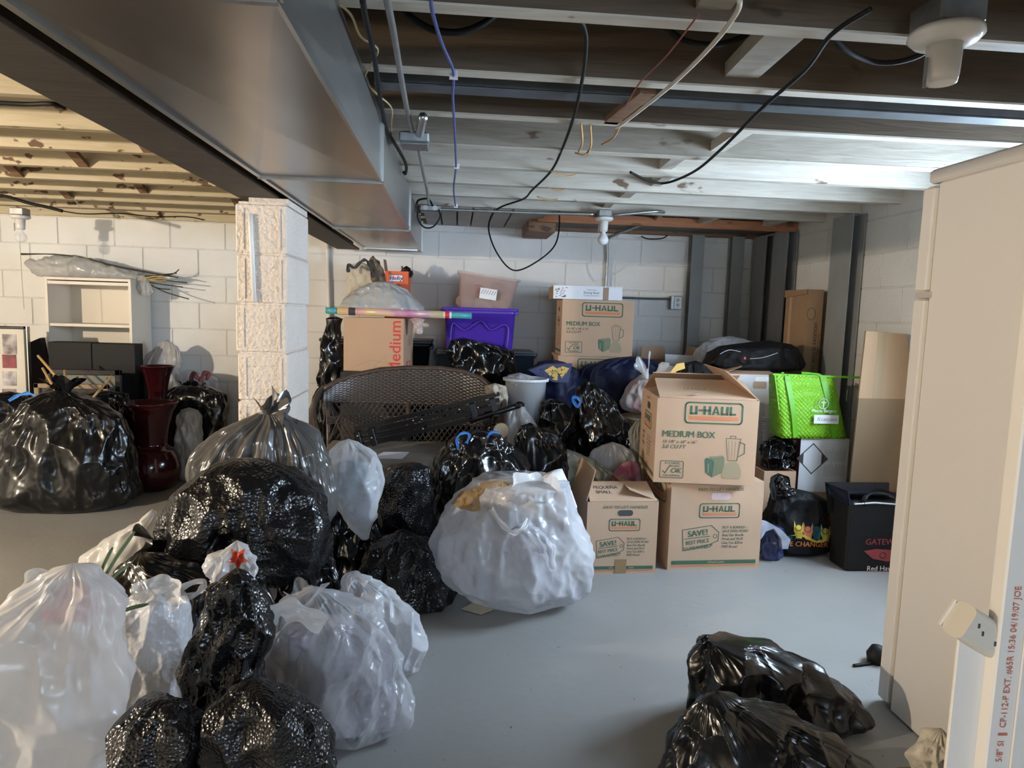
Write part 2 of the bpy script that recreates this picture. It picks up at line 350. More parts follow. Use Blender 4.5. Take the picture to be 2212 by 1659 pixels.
# blocking and bridging between joists (right side)
def blockR(px, py, i, w=.09):
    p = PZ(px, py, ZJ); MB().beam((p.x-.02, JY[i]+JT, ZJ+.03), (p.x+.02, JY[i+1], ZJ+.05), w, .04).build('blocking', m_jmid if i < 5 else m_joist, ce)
blockR(1660, 130, 4, .10); blockR(1545, 20, 3, .08); blockR(1610, 300, 6, .06); blockR(1480, 345, 7, .06); blockR(1440, 395, 8, .05); blockR(1370, 420, 9, .06); blockR(1330, 440, 10, .05)
for i in (3, 6):
    p = PZ(1700, 280, ZJ)
    MB().beam((1.3, JY[i]+JT, ZJ+.02), (1.3, JY[i+1], ZT-.02), .045, .03).build('bridging', m_joist, ce)
# diagonal bridging, left side
for i, xx in ((9, -2.55), (9, -1.35), (10, -3.0), (10, -2.05), (11, -2.7), (11, -1.6), (8, -2.0), (8, -3.1), (7, -1.5)):
    MB().beam((xx, JL[i]+.09, ZJ+.01), (xx+.02, JL[i+1]+.045, ZT-.03), .05, .02).build('bridging', m_joistL, ce)
    MB().beam((xx+.08, JL[i]+.09, ZT-.03), (xx+.1, JL[i+1]+.045, ZJ+.01), .05, .02).build('bridging', m_raw, ce)
# steel channel brace running under the joist bay (right)
sc = MB(); sc.box(-.26, XR, 2.13, 2.136, 1.90, 2.01); sc.box(-.26, XR, 2.13, 2.20, 1.896, 1.902); sc.box(-.26, XR, 2.13, 2.20, 2.008, 2.014)
tag(sc.build('steel_channel', mat('blue_grey_steel', (.20, .22, .24), .45, .6, var=.3, vscale=10)), 'blue grey steel channel running beside a ceiling joist', 'steel channel')
# wall plate clutter at the left wall top
MB().box(-3.6, -.9, 5.375, 5.40, 1.84, 1.90).build('sill_board', m_joistL, ce)
# ================================================================ main beam, column, duct
bm = thing('main_beam', (-.82, 2.5, 1.66), 'dark painted beam over the block column beside the duct', 'beam')
MB().box(-.905, -.74, YF, 5.25, 1.66, 1.672).build('bottom_flange', m_beam, bm)
MB().box(-.84, -.80, YF, 5.25, 1.672, 1.89).build('web', m_beam, bm)
MB().box(-.905, -.74, YF, 5.25, 1.88, 1.89).build('top_flange', m_beam, bm)
cl = thing('block_column', (-.80, 3.08, 0), 'cream painted column of stacked concrete blocks under the beam', 'column')
CX0, CX1, CY0, CY1 = -.905, -.70, 2.88, 3.285
mcolR = paint_block('column_side_white', (.80, .80, .79), (.72, .72, .72))
for k in range(8):
    zt = 1.6325 - k*BH; zb = zt-BH; j = .004*math.sin(k*2.3)
    mb = MB(); mb.box(CX0+j, CX1+j, CY0, CY1, zb+.0025, zt-.0025, .005); o = mb.build('block', m_col, cl)
    # sash-block relief on the narrow end: raised frame, centre web lines
    q = MB(); yf = CY0
    a, b = CX0+j+.028, CX1+j-.026
    if k != 0 or True:
        q.box(a, a+.006, yf-.004, yf+.002, zb+.02, zt-.02); q.box(b-.006, b, yf-.004, yf+.002, zb+.02, zt-.02)
        q.box(a+.03, b-.035, yf-.004, yf+.002, zb+.05, zb+.055); q.box(a+.03, b-.035, yf-.004, yf+.002, zt-.056, zt-.051)
        for _ in range(5):
            xx = rnd.uniform(a+.02, b-.02); zz = rnd.uniform(zb+.03, zt-.03); q.lathe([(.001, -.004), (.006, -.002), (.009, .002)], (xx, yf, zz), 8, 'y')
    q.build('relief', m_col, o)
tag(cl.children[0], None)
MB().box(CX0+.045, CX1-.0, CY0+.03, CY1-.02, 1.6325, 1.66).build('cap_block', m_col, cl)
q = MB().tube([(CX0+.062, CY0-.008, 1.59), (CX0+.064, CY0-.008, 1.52), (CX0+.075, CY0-.008, 1.235)], .009, 8); q.build('conduit_strip', mat('white_drip', (.78, .77, .74), .5), cl, True)
MB().box(CX0+.012, CX1-.012, CY0+.006, CY1-.006, 0, 1.64).build('mortar_core', m_col, cl)
MB().box(CX0-.004, CX1+.004, CY0-.003, CY1, 0, .006).build('footing', m_col, cl)
# duct: sections with cross-broken bottom panels
du = thing('air_duct', (-.47, 3.1, 1.665), 'galvanised sheet metal air duct running along the ceiling', 'duct')
DX0, DX1, DZ0, DZ1 = -.685, -.27, 1.665, 1.885
segs = [(-.4, 1.05), (1.05, 2.44), (2.44, 3.85), (3.85, 5.2)]
m_duct_b = mat('duct_bottom_metal', (.43, .40, .37), .30, 1., var=.22, vscale=5, bump=.10, bscale=2.5, stretch=(1, .4, 1))
for a, b in segs:
    xm, ym = (DX0+DX1)/2, (a+b)/2; d = .010
    mb = MB(); mb.add([(DX0, a, DZ0), (DX1, a, DZ0), (DX1, b, DZ0), (DX0, b, DZ0), (xm, ym, DZ0-d)], [(1, 0, 4), (2, 1, 4), (3, 2, 4), (0, 3, 4)]); mb.build('bottom_panel', m_duct_b, du)
    mb = MB(); mb.add([(DX1, a, DZ0), (DX1, b, DZ0), (DX1, b, DZ1), (DX1, a, DZ1), (DX1+.006, ym, (DZ0+DZ1)/2)], [(0, 1, 4), (1, 2, 4), (2, 3, 4), (3, 0, 4)]); mb.build('side_panel', m_galv, du)
    mb = MB(); mb.add([(DX0, a, DZ0), (DX0, b, DZ0), (DX0, b, DZ1), (DX0, a, DZ1)], [(3, 2, 1, 0)]); mb.build('side_panel', m_galv, du)
    MB().box(DX0-.004, DX1+.004, b-.006, b+.006, DZ0-.012, DZ0+.001).build('seam', m_galvd, du)
    MB().box(DX1, DX1+.010, b-.012, b+.012, DZ0-.004, DZ1).build('seam', m_galv, du)
MB().box(DX0, DX1, 5.2, 5.21, DZ0, DZ1).build('end_cap', m_galv, du)
MB().box(DX0, DX1, -.4, 5.2, DZ1, DZ1+.003).build('top_panel', m_galv, du)
MB().beam((DX0+.01, 5.0, DZ0-.012), (DX1-.02, 5.02, DZ0-.012), .014, .008).build('drive_cleat', mat('bright_cleat', (.75, .75, .73), .3, 1.), du)
MB().box(DX1-.004, DX1+.004, -.4, 5.2, DZ0-.006, DZ0+.012).build('corner_flange', m_galv, du)
MB().box(DX0-.004, DX0+.012, -.4, 5.2, DZ0-.008, DZ0+.002).build('corner_flange', m_galv, du)
# ================================================================ steel braces on the walls
def brace(x, y, face, w=.075, dp=.085, lab='', z1=ZJ-.01):
    t = thing('wall_brace', (x, y, 0), lab, 'steel brace', 'steel wall braces')
    if face == 'b':   # against back wall
        MB().box(x-w/2, x+w/2, YB-dp-.012, YB-dp-.005, 0, z1).build('flange', m_steelpaint, t)
        MB().box(x-.004, x+.004, YB-dp-.005, YB-.016, 0, z1).build('web', m_steelpaint, t)
        MB().box(x-w/2, x+w/2, YB-.016, YB-.010, 0, z1).build('flange', m_steelpaint, t)
    else:
        MB().box(XR-dp-.012, XR-dp-.005, y-w/2, y+w/2, 0, z1).build('flange', m_steelpaint, t)
        MB().box(XR-dp-.005, XR-.016, y-.004, y+.004, 0, z1).build('web', m_steelpaint, t)
        MB().box(XR-.016, XR-.010, y-w/2-.02, y+w/2+.02, 0, z1).build('flange', m_steelpaint, t)
    return t
xa = P(1502, 600, 5.33).x; xb = P(1588, 600, 5.33).x
brace(xa, YB, 'b', .10, lab='grey steel brace on the far wall beside the outlet')
brace(xb, YB, 'b', .10, lab='grey steel brace on the far wall near the corner')
for yy, la in ((5.23, 'grey steel brace on the side wall right by the corner'), (4.89, 'grey steel brace on the side wall behind the duffel bag'), (4.08, 'grey steel brace on the side wall between two leaning flat cartons')):
    brace(XR, yy, 'r', .22, .07, lab=la)
# ================================================================ lamps
def lampholder(name, c, label, bulb=True, lit=None, scale=1., watt=0, chrome=False):
    t = thing(name, c, label, 'light fixture'); c = Vector(c); s = scale
    mp = mat('white_porcelain', (.72, .70, .66), .25); 
    MB().box(c.x-.042*s, c.x+.042*s, c.y-.042*s, c.y+.042*s, c.z-.01*s, c.z+.035*s, .004).build('junction_box', m_galvd, t)
    MB().lathe([(.02*s, -.012*s), (.058*s, -.012*s), (.060*s, -.022*s), (.050*s, -.032*s), (.030*s, -.036*s)], c, 32).build('base', mp, t, True)
    MB().lathe([(.029*s, -.034*s), (.027*s, -.085*s), (.024*s, -.10*s), (.018*s, -.10*s)], c, 24).build('socket', mp, t, True)
    MB().tube([c+Vector((-.034*s, -.005, -.06*s)), c+Vector((-.034*s, -.005, -.11*s))], .003*s, 6).build('pull_chain', m_galvd, t)
    if bulb:
        prof = [(.012, -.095), (.013, -.105), (.018, -.118), (.029, -.132), (.035, -.150), (.034, -.163), (.026, -.176), (.014, -.183), (.001, -.185)]
        if lit:
            mm = emit('lit_bulb_' + name, LAMP_C, lit)
        else: mm = mat('frosted_bulb', (.80, .80, .80), .18) if not chrome else mat('clear_bulb', (.9, .9, .9), .03, alpha=.35)
        MB().lathe([(r*s, z*s) for r, z in prof], c, 24).build('bulb', mm, t, True)
    if watt:
        ld = bpy.data.lights.new(name + '_light', 'POINT'); ld.energy = watt; ld.color = LAMP_C; ld.shadow_soft_size = .035
        lo = bpy.data.objects.new('bulb_light', ld); link(lo, t); lo.location = (0, 0, -.22*s)
    return t
lampholder('ceiling_lamp', (-3.85, 1.0, 1.885), 'lit bare bulb in a porcelain holder over the left side', True, 30., 1., LAMP_W)
# ================================================================ bag builder
def smooth1(a, k):
    if k < 1: return a
    w = np.ones(2*k+1)/(2*k+1); return np.convolve(np.pad(a, k, mode='edge'), w, 'valid')
def bag(name, label, rows, Y, m, b=.8, seed=1, amp=.014, lump=.10, neck=.35, nf=9, fold=.10, lean=0., to_floor=True, basew=.9, res=(120, 80), ex=2.3,
        cat='bag', group=None, facets=70, aniso=(1, 1, .55), parent=None, zmin=0.0, round_b=.18, dome=.02, crease=7., streak=.009):
    R = np.random.RandomState(seed); rr = []
    for py, xl, xr in rows:
        l, r = P(xl, py, Y), P(xr, py, Y); rr.append(((l.z+r.z)/2, (l.x+r.x)/2, (r.x-l.x)/2))
    rr.sort(); Z = np.array([q[0] for q in rr]); C = np.array([q[1] for q in rr]); A = np.array([q[2] for q in rr])
    if to_floor and Z[0] > zmin: Z = np.r_[zmin, Z]; C = np.r_[C[0], C]; A = np.r_[A[0]*basew, A]
    z0 = max(Z[0], zmin); z1 = Z[-1]; nu, nv = res
    tt = np.linspace(0, 1, nv); zz = z0 + (z1-z0)*(1-(1-tt)**1.15)
    a = smooth1(np.interp(zz, Z, A), max(1, nv//24)); c = smooth1(np.interp(zz, Z, C), max(1, nv//24))
    am = a.max(); H = z1-z0
    bz = b*a**.75*am**.25
    zr = (zz-z0)/max(H*round_b, 1e-4); fb = np.where(zr < 1, .62+.38*np.sqrt(np.clip(1-(1-zr)**2, 0, 1)), 1.)
    a = a*fb; bz = bz*fb
    th = np.linspace(0, 2*np.pi, nu, endpoint=False); T, I = np.meshgrid(th, np.arange(nv))
    ct, st = np.cos(T), np.sin(T)
    ux = np.sign(ct)*np.abs(ct)**(2/ex); uy = np.sign(st)*np.abs(st)**(2/ex)
    X = c[I] + a[I]*ux; Yv = Y + lean*(zz[I]-z0)/max(H, 1e-4) + bz[I]*uy; Zv = zz[I]
    p = np.stack([X.ravel(), Yv.ravel(), Zv.ravel()], 1); off = R.uniform(-50, 50, 3)
    tnk = np.clip((I/(nv-1) - (1-neck))/max(neck, 1e-4), 0, 1).ravel()
    t = (I/(nv-1)).ravel(); sz = max(am, H/2)
    d = lump*sz*pnoise(p*(1.5/sz)+off)*np.sin(np.pi*np.clip(t*.9+.1, 0, 1))
    s = np.array(aniso)*crease
    d += amp*(ridged(p*s+off, 3)-.45)*1.4
    if facets:
        k = R.choice(len(p), facets, replace=False); q = p[k] + R.normal(0, .02*sz, (facets, 3))
        D2 = (((p[:, None, :]-q[None])*np.array(aniso))**2).sum(2); F1 = np.sqrt(D2.min(1)); d += amp*1.3*(F1/F1.mean()-1)
    ph = 2.2*pnoise(np.stack([p[:, 0]*6, p[:, 1]*6, p[:, 2]*4], 1)+off)
    thr = T.ravel(); w = a[I].ravel()
    kf = nf/2.6; fq = np.stack([np.cos(thr)*kf, np.sin(thr)*kf, t*1.6+.5*ph], 1)
    d += tnk**1.2*fold*2.6*w*(ridged(fq+off, 2)-.55)
    Q, _ = np.linalg.qr(R.normal(size=(3, 3))); d += streak*(ridged((p@Q)*np.array([13, 13, 3.2])+off, 2)-.5)
    g = np.clip(t*14, 0, 1); d *= g
    rx = ux.ravel()/np.maximum(a[I].ravel(), .02); ry = uy.ravel()/np.maximum(bz[I].ravel(), .02); ln = np.sqrt(rx*rx+ry*ry)+1e-9
    p[:, 0] += d*rx/ln; p[:, 1] += d*ry/ln; p[:, 2] += .5*amp*pnoise(p*9+off+9)*g*np.clip((1-t)*8+.3, 0, 1)
    p[:, 2] = np.maximum(p[:, 2], z0)
    vs = [Vector(v) for v in p]; fs = []
    for i in range(nv-1):
        for k in range(nu): l = (k+1) % nu; fs.append((i*nu+k, i*nu+l, (i+1)*nu+l, (i+1)*nu+k))
    mb = MB(); mb.v = vs; mb.f = fs
    # caps
    cb = len(mb.v); mb.v.append(Vector((c[0], Y, z0))); mb.f += [((k+1) % nu, k, cb) for k in range(nu)]
    ctp = len(mb.v); mb.v.append(Vector((c[-1], Y+lean, z1+dome))); o2 = (nv-1)*nu; mb.f += [(o2+k, o2+(k+1) % nu, ctp) for k in range(nu)]
    if parent is None and label: loc = Vector((c[0], Y, z0))
    else: loc = None
    o = mb.build(name, m, parent, True, loc=loc)
    if label: tag(o, label, cat, group)
    o['topx'] = float(c[-1]); o['topy'] = float(Y+lean); o['topz'] = float(z1)
    return o
def ruffle(parent, c, r, h, m, seed=0, n=56, name='tied_top', dirv=(0, 0, 1), waves=4, r0=.014):
    """gathered end of a tied bag: narrow neck that flares into a wavy open rim"""
    R = np.random.RandomState(seed); c = Vector(c); dz = Vector(dirv).normalized(); ax = dz.orthogonal().normalized(); ay = dz.cross(ax); mb = MB(); vs = []; fs = []
    ph = R.uniform(0, 6, 3); L = 9
    for i in range(L):
        t = i/(L-1)
        for k in range(n):
            q = 2*math.pi*k/n; w = math.sin(waves*q+ph[0])*.45+math.sin((waves*2+1)*q+ph[1])*.3+math.sin(13*q+ph[2])*.12
            rad = r0 + (r-r0)*t**1.3*(1+.75*w*t); zz = h*t*(1+.4*math.sin(3*q+ph[1])*t+.2*w*t)
            vs.append(c + ax*math.cos(q)*rad + ay*math.sin(q)*rad*.7 + dz*(zz-.01))
    for i in range(L-1):
        for k in range(n): l = (k+1) % n; fs.append((i*n+k, i*n+l, (i+1)*n+l, (i+1)*n+k))
    mb.v = vs; mb.f = fs; return mb.build(name, m, parent, True)
def loop(parent, pts, w, m, name='handle', th=.006, n=(0, -1, 0)):
    pp = smooth_path(pts, 8); n = Vector(n); N = len(pp); K = 9; R = np.random.RandomState(int(abs(pp[0].x)*9999) % 9999); ph = R.uniform(0, 6, 4); vs = []; fs = []
    for i, p in enumerate(pp):
        t = (pp[min(i+1, N-1)]-pp[max(i-1, 0)]).normalized(); x = t.cross(n); x = x.normalized() if x.length > 1e-4 else t.orthogonal().normalized(); nn = x.cross(t); ww = w*(1+.22*math.sin(i*.7+ph[0]))
        for k in range(K):
            u = k/(K-1)-.5; vs.append(p + x*u*ww*(1+.1*math.sin(i*.9+ph[1])) + nn*(.10*w*math.sin(k*1.9+ph[2]+i*.25)+.06*w*math.sin(i*.8+k+ph[3])-.25*w*(1-4*u*u)))
    for i in range(N-1):
        for k in range(K-1): a = i*K+k; fs.append((a, a+1, a+K+1, a+K))
    mb = MB(); mb.v = vs; mb.f = fs; return mb.build(name, m, parent, True)
def decal(o, polys, name, m, off=.002, lines=None, parent=None):
    """print on an uneven surface: fine triangles laid onto the mesh of o"""
    from mathutils.bvhtree import BVHTree
    base = worldloc(o); vs0 = [v.co + base for v in o.data.vertices]; bv = BVHTree.FromPolygons(vs0, [tuple(f.vertices) for f in o.data.polygons]); C0 = Vector((0, 0, CAMH))
    tris = []
    for pl in polys:
        if len(pl) == 3: tris.append([Vector((x, y)) for x, y in pl]); continue
        c = Vector((sum(p[0] for p in pl)/len(pl), sum(p[1] for p in pl)/len(pl)))
        tris += [[c, Vector(pl[i]), Vector(pl[(i+1) % len(pl)])] for i in range(len(pl))]
    for _ in range(3):
        nt = []
        for a, b, c in tris:
            if max((a-b).length, (b-c).length, (c-a).length) < 3.5: nt.append((a, b, c)); continue
            ab, bc, ca = (a+b)/2, (b+c)/2, (c+a)/2; nt += [(a, ab, ca), (ab, b, bc), (ca, bc, c), (ab, bc, ca)]
        tris = nt
    mb = MB(); cache = {}
    def pr(p):
        k = (round(p.x, 2), round(p.y, 2))
        if k not in cache:
            d = Vector(ray(p.x, p.y)).normalized(); h = bv.ray_cast(C0, d)
            cache[k] = -1
            if h[0] is not None: cache[k] = len(mb.v); mb.v.append(h[0]-d*off)
        return cache[k]
    for t in tris:
        q = [pr(p) for p in t]
        if min(q) >= 0 and len(set(q)) == 3: mb.f.append(tuple(q))
    return mb.build(name, m, parent or o) if mb.f else None
def text_polys(txt, cx, cy, size, xs=1., shear=0., bold=0., rot=0.):
    cu = bpy.data.curves.new('t', 'FONT'); cu.body = txt; cu.size = size; cu.align_x = 'CENTER'; cu.align_y = 'CENTER'; cu.shear = shear; cu.resolution_u = 2
    ob = bpy.data.objects.new('t', cu); me = bpy.data.meshes.new_from_object(ob); bpy.data.objects.remove(ob); bpy.data.curves.remove(cu); me.calc_loop_triangles(); c, s = math.cos(rot), math.sin(rot); out = []
    for t in me.loop_triangles:
        q = []
        for i in t.vertices: x, y = me.vertices[i].co.x*xs, -me.vertices[i].co.y; q.append((cx+x*c-y*s, cy+x*s+y*c))
        out.append(q)
        if bold: out += [[(x+bold*size*.8*k, y) for x, y in q] for k in (-1, 1)]
    bpy.data.meshes.remove(me); return out
def top(o): return Vector((o['topx'], o['topy'], o['topz']))
k_blk = plastic('black_bag_film', (.0045, .0045, .005), .20, wr=.75, wscale=8, coat=.3)
k_blk2 = plastic('black_bag_film_soft', (.005, .005, .0055), .25, wr=.55, wscale=5)
k_emb = plastic('black_embossed_film', (.006, .006, .0068), .24, emboss=.55, wr=.45, wscale=6, espace=95)
k_emb2 = plastic('black_fine_embossed_film', (.005, .005, .006), .26, emboss=.6, wr=.35, wscale=5, espace=130)
k_gry = plastic('grey_bag_film', (.095, .09, .086), .22, wr=.5, wscale=5, coat=.2)
k_wht = plastic('white_bag_film', (.74, .73, .72), .24, wr=.8, wscale=5, white=True, clear=.22)
k_wh2 = plastic('white_bag_film_milky', (.72, .72, .73), .25, wr=.8, wscale=6, white=True, clear=.28, col2=(.56, .555, .59))
k_bub = plastic('white_bubble_film', (.70, .71, .74), .26, emboss=.7, wr=.3, wscale=5, white=True, clear=.15, espace=75)
k_clr = plastic('clear_bag_film', (.62, .62, .64), .16, wr=.7, wscale=7, white=True, clear=.70, coat=.4)
k_wh3 = plastic('white_bag_film_thin', (.74, .74, .75), .24, wr=.6, wscale=6, white=True, clear=.55)
k_tan = plastic('tan_bag_film', (.46, .43, .37), .32, wr=.45, wscale=7, white=True, clear=.2, col2=(.30, .31, .24))
k_navy = mat('navy_cloth', (.010, .013, .045), .55, spec=.25, var=.3, vscale=6, bump=.3, bscale=30)
k_pnk = plastic('pink_white_film', (.70, .64, .62), .32, wr=.5, wscale=7, white=True, clear=.1, col2=(.62, .27, .25))
k_blue = mat('blue_drawstring', (.03, .20, .62), .35)
G1 = 'rubbish bags heaped on the left foreground'; G2 = 'bags piled around the loveseat and boxes'
m_cloth = mat('pale_grey_clothes', (.46, .45, .50), .9, col2=(.20, .18, .20), vscale=7, bump=.6, bscale=20)
# ---------------------------------------------------------------- left foreground heap
B = {}
HR = (220, 140)
B['b1'] = bag('plastic_bag', 'big milky white plastic bag with something pink showing inside', [(1236, 120, 200), (1255, 85, 232), (1290, 30, 250), (1340, -30, 262), (1440, -80, 267), (1560, -90, 266), (1659, -90, 258), (1800, -70, 240)], 1.45, k_wht, .65, 11, amp=.014, streak=.016, neck=.3, nf=7, fold=.10, res=HR, group=G1)
loop(B['b1'], [P(78, 1300, 1.46), P(62, 1275, 1.45), P(72, 1246, 1.44), P(96, 1245, 1.44), P(102, 1275, 1.44), P(92, 1310, 1.44)], .030, k_wht)
tag(bag('cloth_bundle', 'pink cloth inside the big milky white bag', [(1268, 130, 195), (1300, 95, 215), (1340, 90, 215)], 1.46, mat('pink_cloth', (.75, .16, .13), .8, bump=.5, bscale=20), .22, 12, amp=.004, lump=.05, to_floor=False, facets=20, cat='cloth'), None)
B['b2'] = bag('plastic_bag', 'white bubble textured plastic bag with loose loop handles', [(1288, 290, 380), (1310, 262, 396), (1350, 250, 404), (1420, 246, 407), (1490, 248, 402), (1560, 250, 385), (1640, 255, 375)], 1.72, k_bub, .75, 21, amp=.008, neck=.25, nf=6, fold=.06, res=HR, group=G1)
loop(B['b2'], [P(300, 1300, 1.66), P(322, 1268, 1.68), P(352, 1262, 1.70), P(372, 1275, 1.68), P(380, 1308, 1.64)], .05, k_wht)
loop(B['b2'], [P(360, 1292, 1.70), P(392, 1270, 1.72), P(425, 1256, 1.74), P(442, 1262, 1.76), P(425, 1282, 1.78), P(385, 1296, 1.76)], .016, k_wht)
B['b3'] = bag('trash_bag', 'tall twisted black embossed trash bag beside the bubble textured bag', [(1243, 488, 535), (1262, 455, 552), (1310, 442, 560), (1350, 432, 560), (1385, 408, 560), (1440, 412, 562), (1500, 404, 566), (1560, 400, 560), (1640, 410, 550)], 1.62, k_emb, .8, 31, amp=.016, lump=.12, neck=.75, nf=5, fold=.13, res=HR, group=G1)
B['b4'] = bag('trash_bag', 'low fat black trash bag in front of the clear plastic bag', [(1488, 505, 580), (1510, 468, 640), (1550, 446, 690), (1600, 436, 716), (1659, 432, 728), (1760, 436, 730), (1860, 450, 715)], 1.36, k_emb2, .62, 41, amp=.016, lump=.10, neck=.3, nf=8, fold=.06, res=HR, group=G1)
B['b5'] = bag('trash_bag', 'small black trash bag wedged beside the big milky white bag', [(1530, 300, 400), (1550, 270, 428), (1600, 262, 436), (1659, 262, 438), (1780, 266, 436)], 1.34, k_emb2, .7, 51, amp=.014, neck=.3, nf=6, fold=.05, res=HR, group=G1)
B['b6'] = bag('plastic_bag', 'clear plastic bag stuffed with pale clothes, lying on the floor', [(1300, 625, 715), (1330, 575, 775), (1380, 558, 830), (1440, 560, 862), (1500, 572, 876), (1580, 600, 880), (1659, 625, 876), (1720, 640, 860)], 1.86, k_clr, .62, 61, amp=.018, streak=.018, lump=.08, neck=.4, nf=11, fold=.07, res=HR, group=G1, lean=.05)
ruffle(B['b6'], top(B['b6'])+Vector((-.02, -.04, -.015)), .055, .05, k_clr, 3, waves=3)
loop(B['b6'], [P(556, 1350, 1.66), P(600, 1318, 1.64), P(650, 1325, 1.64), P(700, 1352, 1.64)], .05, k_wht)
tag(bag('cloth_bundle', 'pale grey clothes seen through the clear plastic bag', [(1345, 620, 760), (1400, 585, 825), (1470, 590, 850), (1560, 615, 855), (1650, 640, 850)], 1.87, m_cloth, .52, 62, amp=.02, lump=.12, facets=40, cat='clothes', zmin=.01), None)
B['b7'] = bag('plastic_bag', 'white plastic bag leaning behind the clear bag of clothes', [(1250, 748, 790), (1268, 738, 835), (1310, 735, 880), (1360, 738, 908), (1410, 745, 920), (1460, 760, 916), (1510, 775, 895), (1560, 790, 870)], 2.18, k_wh2, .5, 71, amp=.014, streak=.015, lump=.06, neck=.4, nf=8, fold=.10, res=HR, group=G1)
loop(B['b7'], [P(745, 1285, 2.08), P(750, 1250, 2.08), P(768, 1243, 2.08), P(790, 1262, 2.06)], .03, k_wh2)
B['b8'] = bag('trash_bag', 'shiny black trash bag on the floor beside the large open white bag', [(1152, 848, 890), (1175, 812, 925), (1215, 785, 962), (1265, 785, 982), (1300, 800, 982), (1340, 815, 970)], 2.72, k_emb, .8, 81, amp=.018, lump=.10, neck=.6, nf=7, fold=.12, res=HR, group=G1)
B['b9'] = bag('trash_bag', 'round black embossed trash bag on top of the heap', [(1000, 490, 575), (1018, 440, 640), (1055, 392, 690), (1110, 356, 712), (1170, 338, 718), (1220, 345, 700), (1262, 420, 620)], 2.22, k_emb, .62, 91, to_floor=False, amp=.012, lump=.07, neck=.3, nf=9, fold=.05, res=HR, group=G1)
ruffle(B['b9'], P(480, 1150, 2.02), .055, .06, k_blk, 5, dirv=(.2, -.8, -.3))
ruffle(B['b9'], P(350, 1185, 2.12), .07, .07, k_blk, 8, dirv=(-.8, -.5, .1))
B['b10'] = bag('trash_bag', 'grey translucent trash bag tied in a knot in front of the column', [(893, 560, 598), (905, 535, 640), (930, 480, 672), (960, 448, 695), (1000, 420, 712), (1045, 412, 722), (1090, 430, 720), (1160, 470, 690)], 2.55, k_gry, .52, 101, amp=.012, lump=.05, neck=.75, nf=13, fold=.10, res=HR, group=G1, dome=.0)
ruffle(B['b10'], top(B['b10'])+Vector((0, 0, -.006)), .05, .055, k_gry, 7, waves=2)
ruffle(B['b10'], top(B['b10'])+Vector((.005, 0, -.01)), .085, .075, k_gry, 9, waves=3, dirv=(.8, .1, .35))
B['b11'] = bag('plastic_bag', 'white plastic bag of mauve and teal clothes slumped against the grey bag', [(958, 728, 775), (980, 712, 812), (1020, 708, 826), (1070, 718, 822), (1110, 738, 812), (1145, 765, 802), (1165, 782, 796)], 2.78, k_wh3, .75, 111, amp=.010, streak=.014, lump=.05, neck=.35, nf=8, fold=.08, to_floor=False, round_b=.02, group=G1)
tag(bag('cloth_bundle', 'mauve and teal clothes inside the white plastic bag', [(1000, 735, 790), (1040, 722, 812), (1090, 740, 805), (1130, 762, 798)], 2.78, mat('mauve_teal_clothes', (.36, .24, .33), .9, vscale=3.2, col2=(.20, .36, .38), detail=1), .6, 112, amp=.01, facets=20, to_floor=False, cat='clothes'), None)
B['b12'] = bag('trash_bag', 'pleated black trash bag between the grey bag and the shiny black one', [(1098, 700, 760), (1120, 680, 812), (1170, 668, 838), (1230, 670, 850), (1300, 700, 830)], 2.92, k_blk, .35, 121, amp=.018, neck=.8, nf=15, fold=.10, group=G1)
B['b13'] = bag('trash_bag', 'small pleated black trash bag tucked under the round embossed one', [(1192, 620, 680), (1225, 592, 716), (1280, 590, 732), (1340, 600, 735)], 2.22, k_blk, .45, 131, amp=.016, neck=.8, nf=12, fold=.10, group=G1, lean=.05)
B['b16'] = bag('trash_bag', 'crumpled black trash bag under the white one with a red star', [(1206, 270, 330), (1232, 246, 440), (1262, 240, 560), (1320, 245, 600), (1400, 250, 610)], 1.98, k_blk, .45, 161, amp=.02, neck=.4, nf=9, fold=.08, group=G1)
B['b14'] = bag('plastic_bag', 'crumpled white plastic bag with a red star print', [(1182, 500, 524), (1198, 470, 542), (1225, 446, 552), (1248, 455, 550), (1258, 510, 548)], 1.80, k_wh2, .6, 141, amp=.012, neck=.5, nf=5, fold=.15, to_floor=False, group=G1)
decal(B['b14'], [[(514+(26 if k % 2 == 0 else 12)*math.cos(math.pi*k/5+.3), 1206+(26 if k % 2 == 0 else 12)*math.sin(math.pi*k/5+.3)) for k in range(10)]], 'star_print', mat('red_print', (.62, .07, .035), .4))
B['b15'] = bag('plastic_bag', 'cream white plastic bag lying at the far left edge of the heap', [(1108, 322, 346), (1128, 296, 348), (1155, 245, 350), (1185, 200, 348), (1215, 172, 340), (1260, 160, 330), (1330, 170, 330)], 2.42, k_wht, .4, 151, amp=.010, neck=.35, nf=6, fold=.12, group=G1)
# green stems poking out of the heap
m_stem = mat('green_onion_leaf', (.13, .19, .09), .5, var=.3, vscale=20)
for k, (a, b_, c_) in enumerate((((210, 1255), (225, 1218), (243, 1183)), ((216, 1262), (250, 1205), (291, 1148)), ((222, 1268), (245, 1245), (278, 1220)), ((248, 1292), (258, 1286), (269, 1281)), ((256, 1324), (285, 1313), (320, 1305)))):
    Y0 = 1.52
    tag(MB().tube(smooth_path([P(*a, Y0), P(*b_, Y0+.03), P(*c_, Y0+.07)], 5), [.0045]*8 + [.0045, .0035, .002], 6).build('green_stem', m_stem, smooth=True), ('dark short upright green stem', 'longest pale green stem, leaning', 'wide low green stem lying over black plastic', 'tiny green stem end', 'flat green stem lying on the bubble textured bag')[k] + ' among the white bags', 'plant stem', 'green stems in the heap')
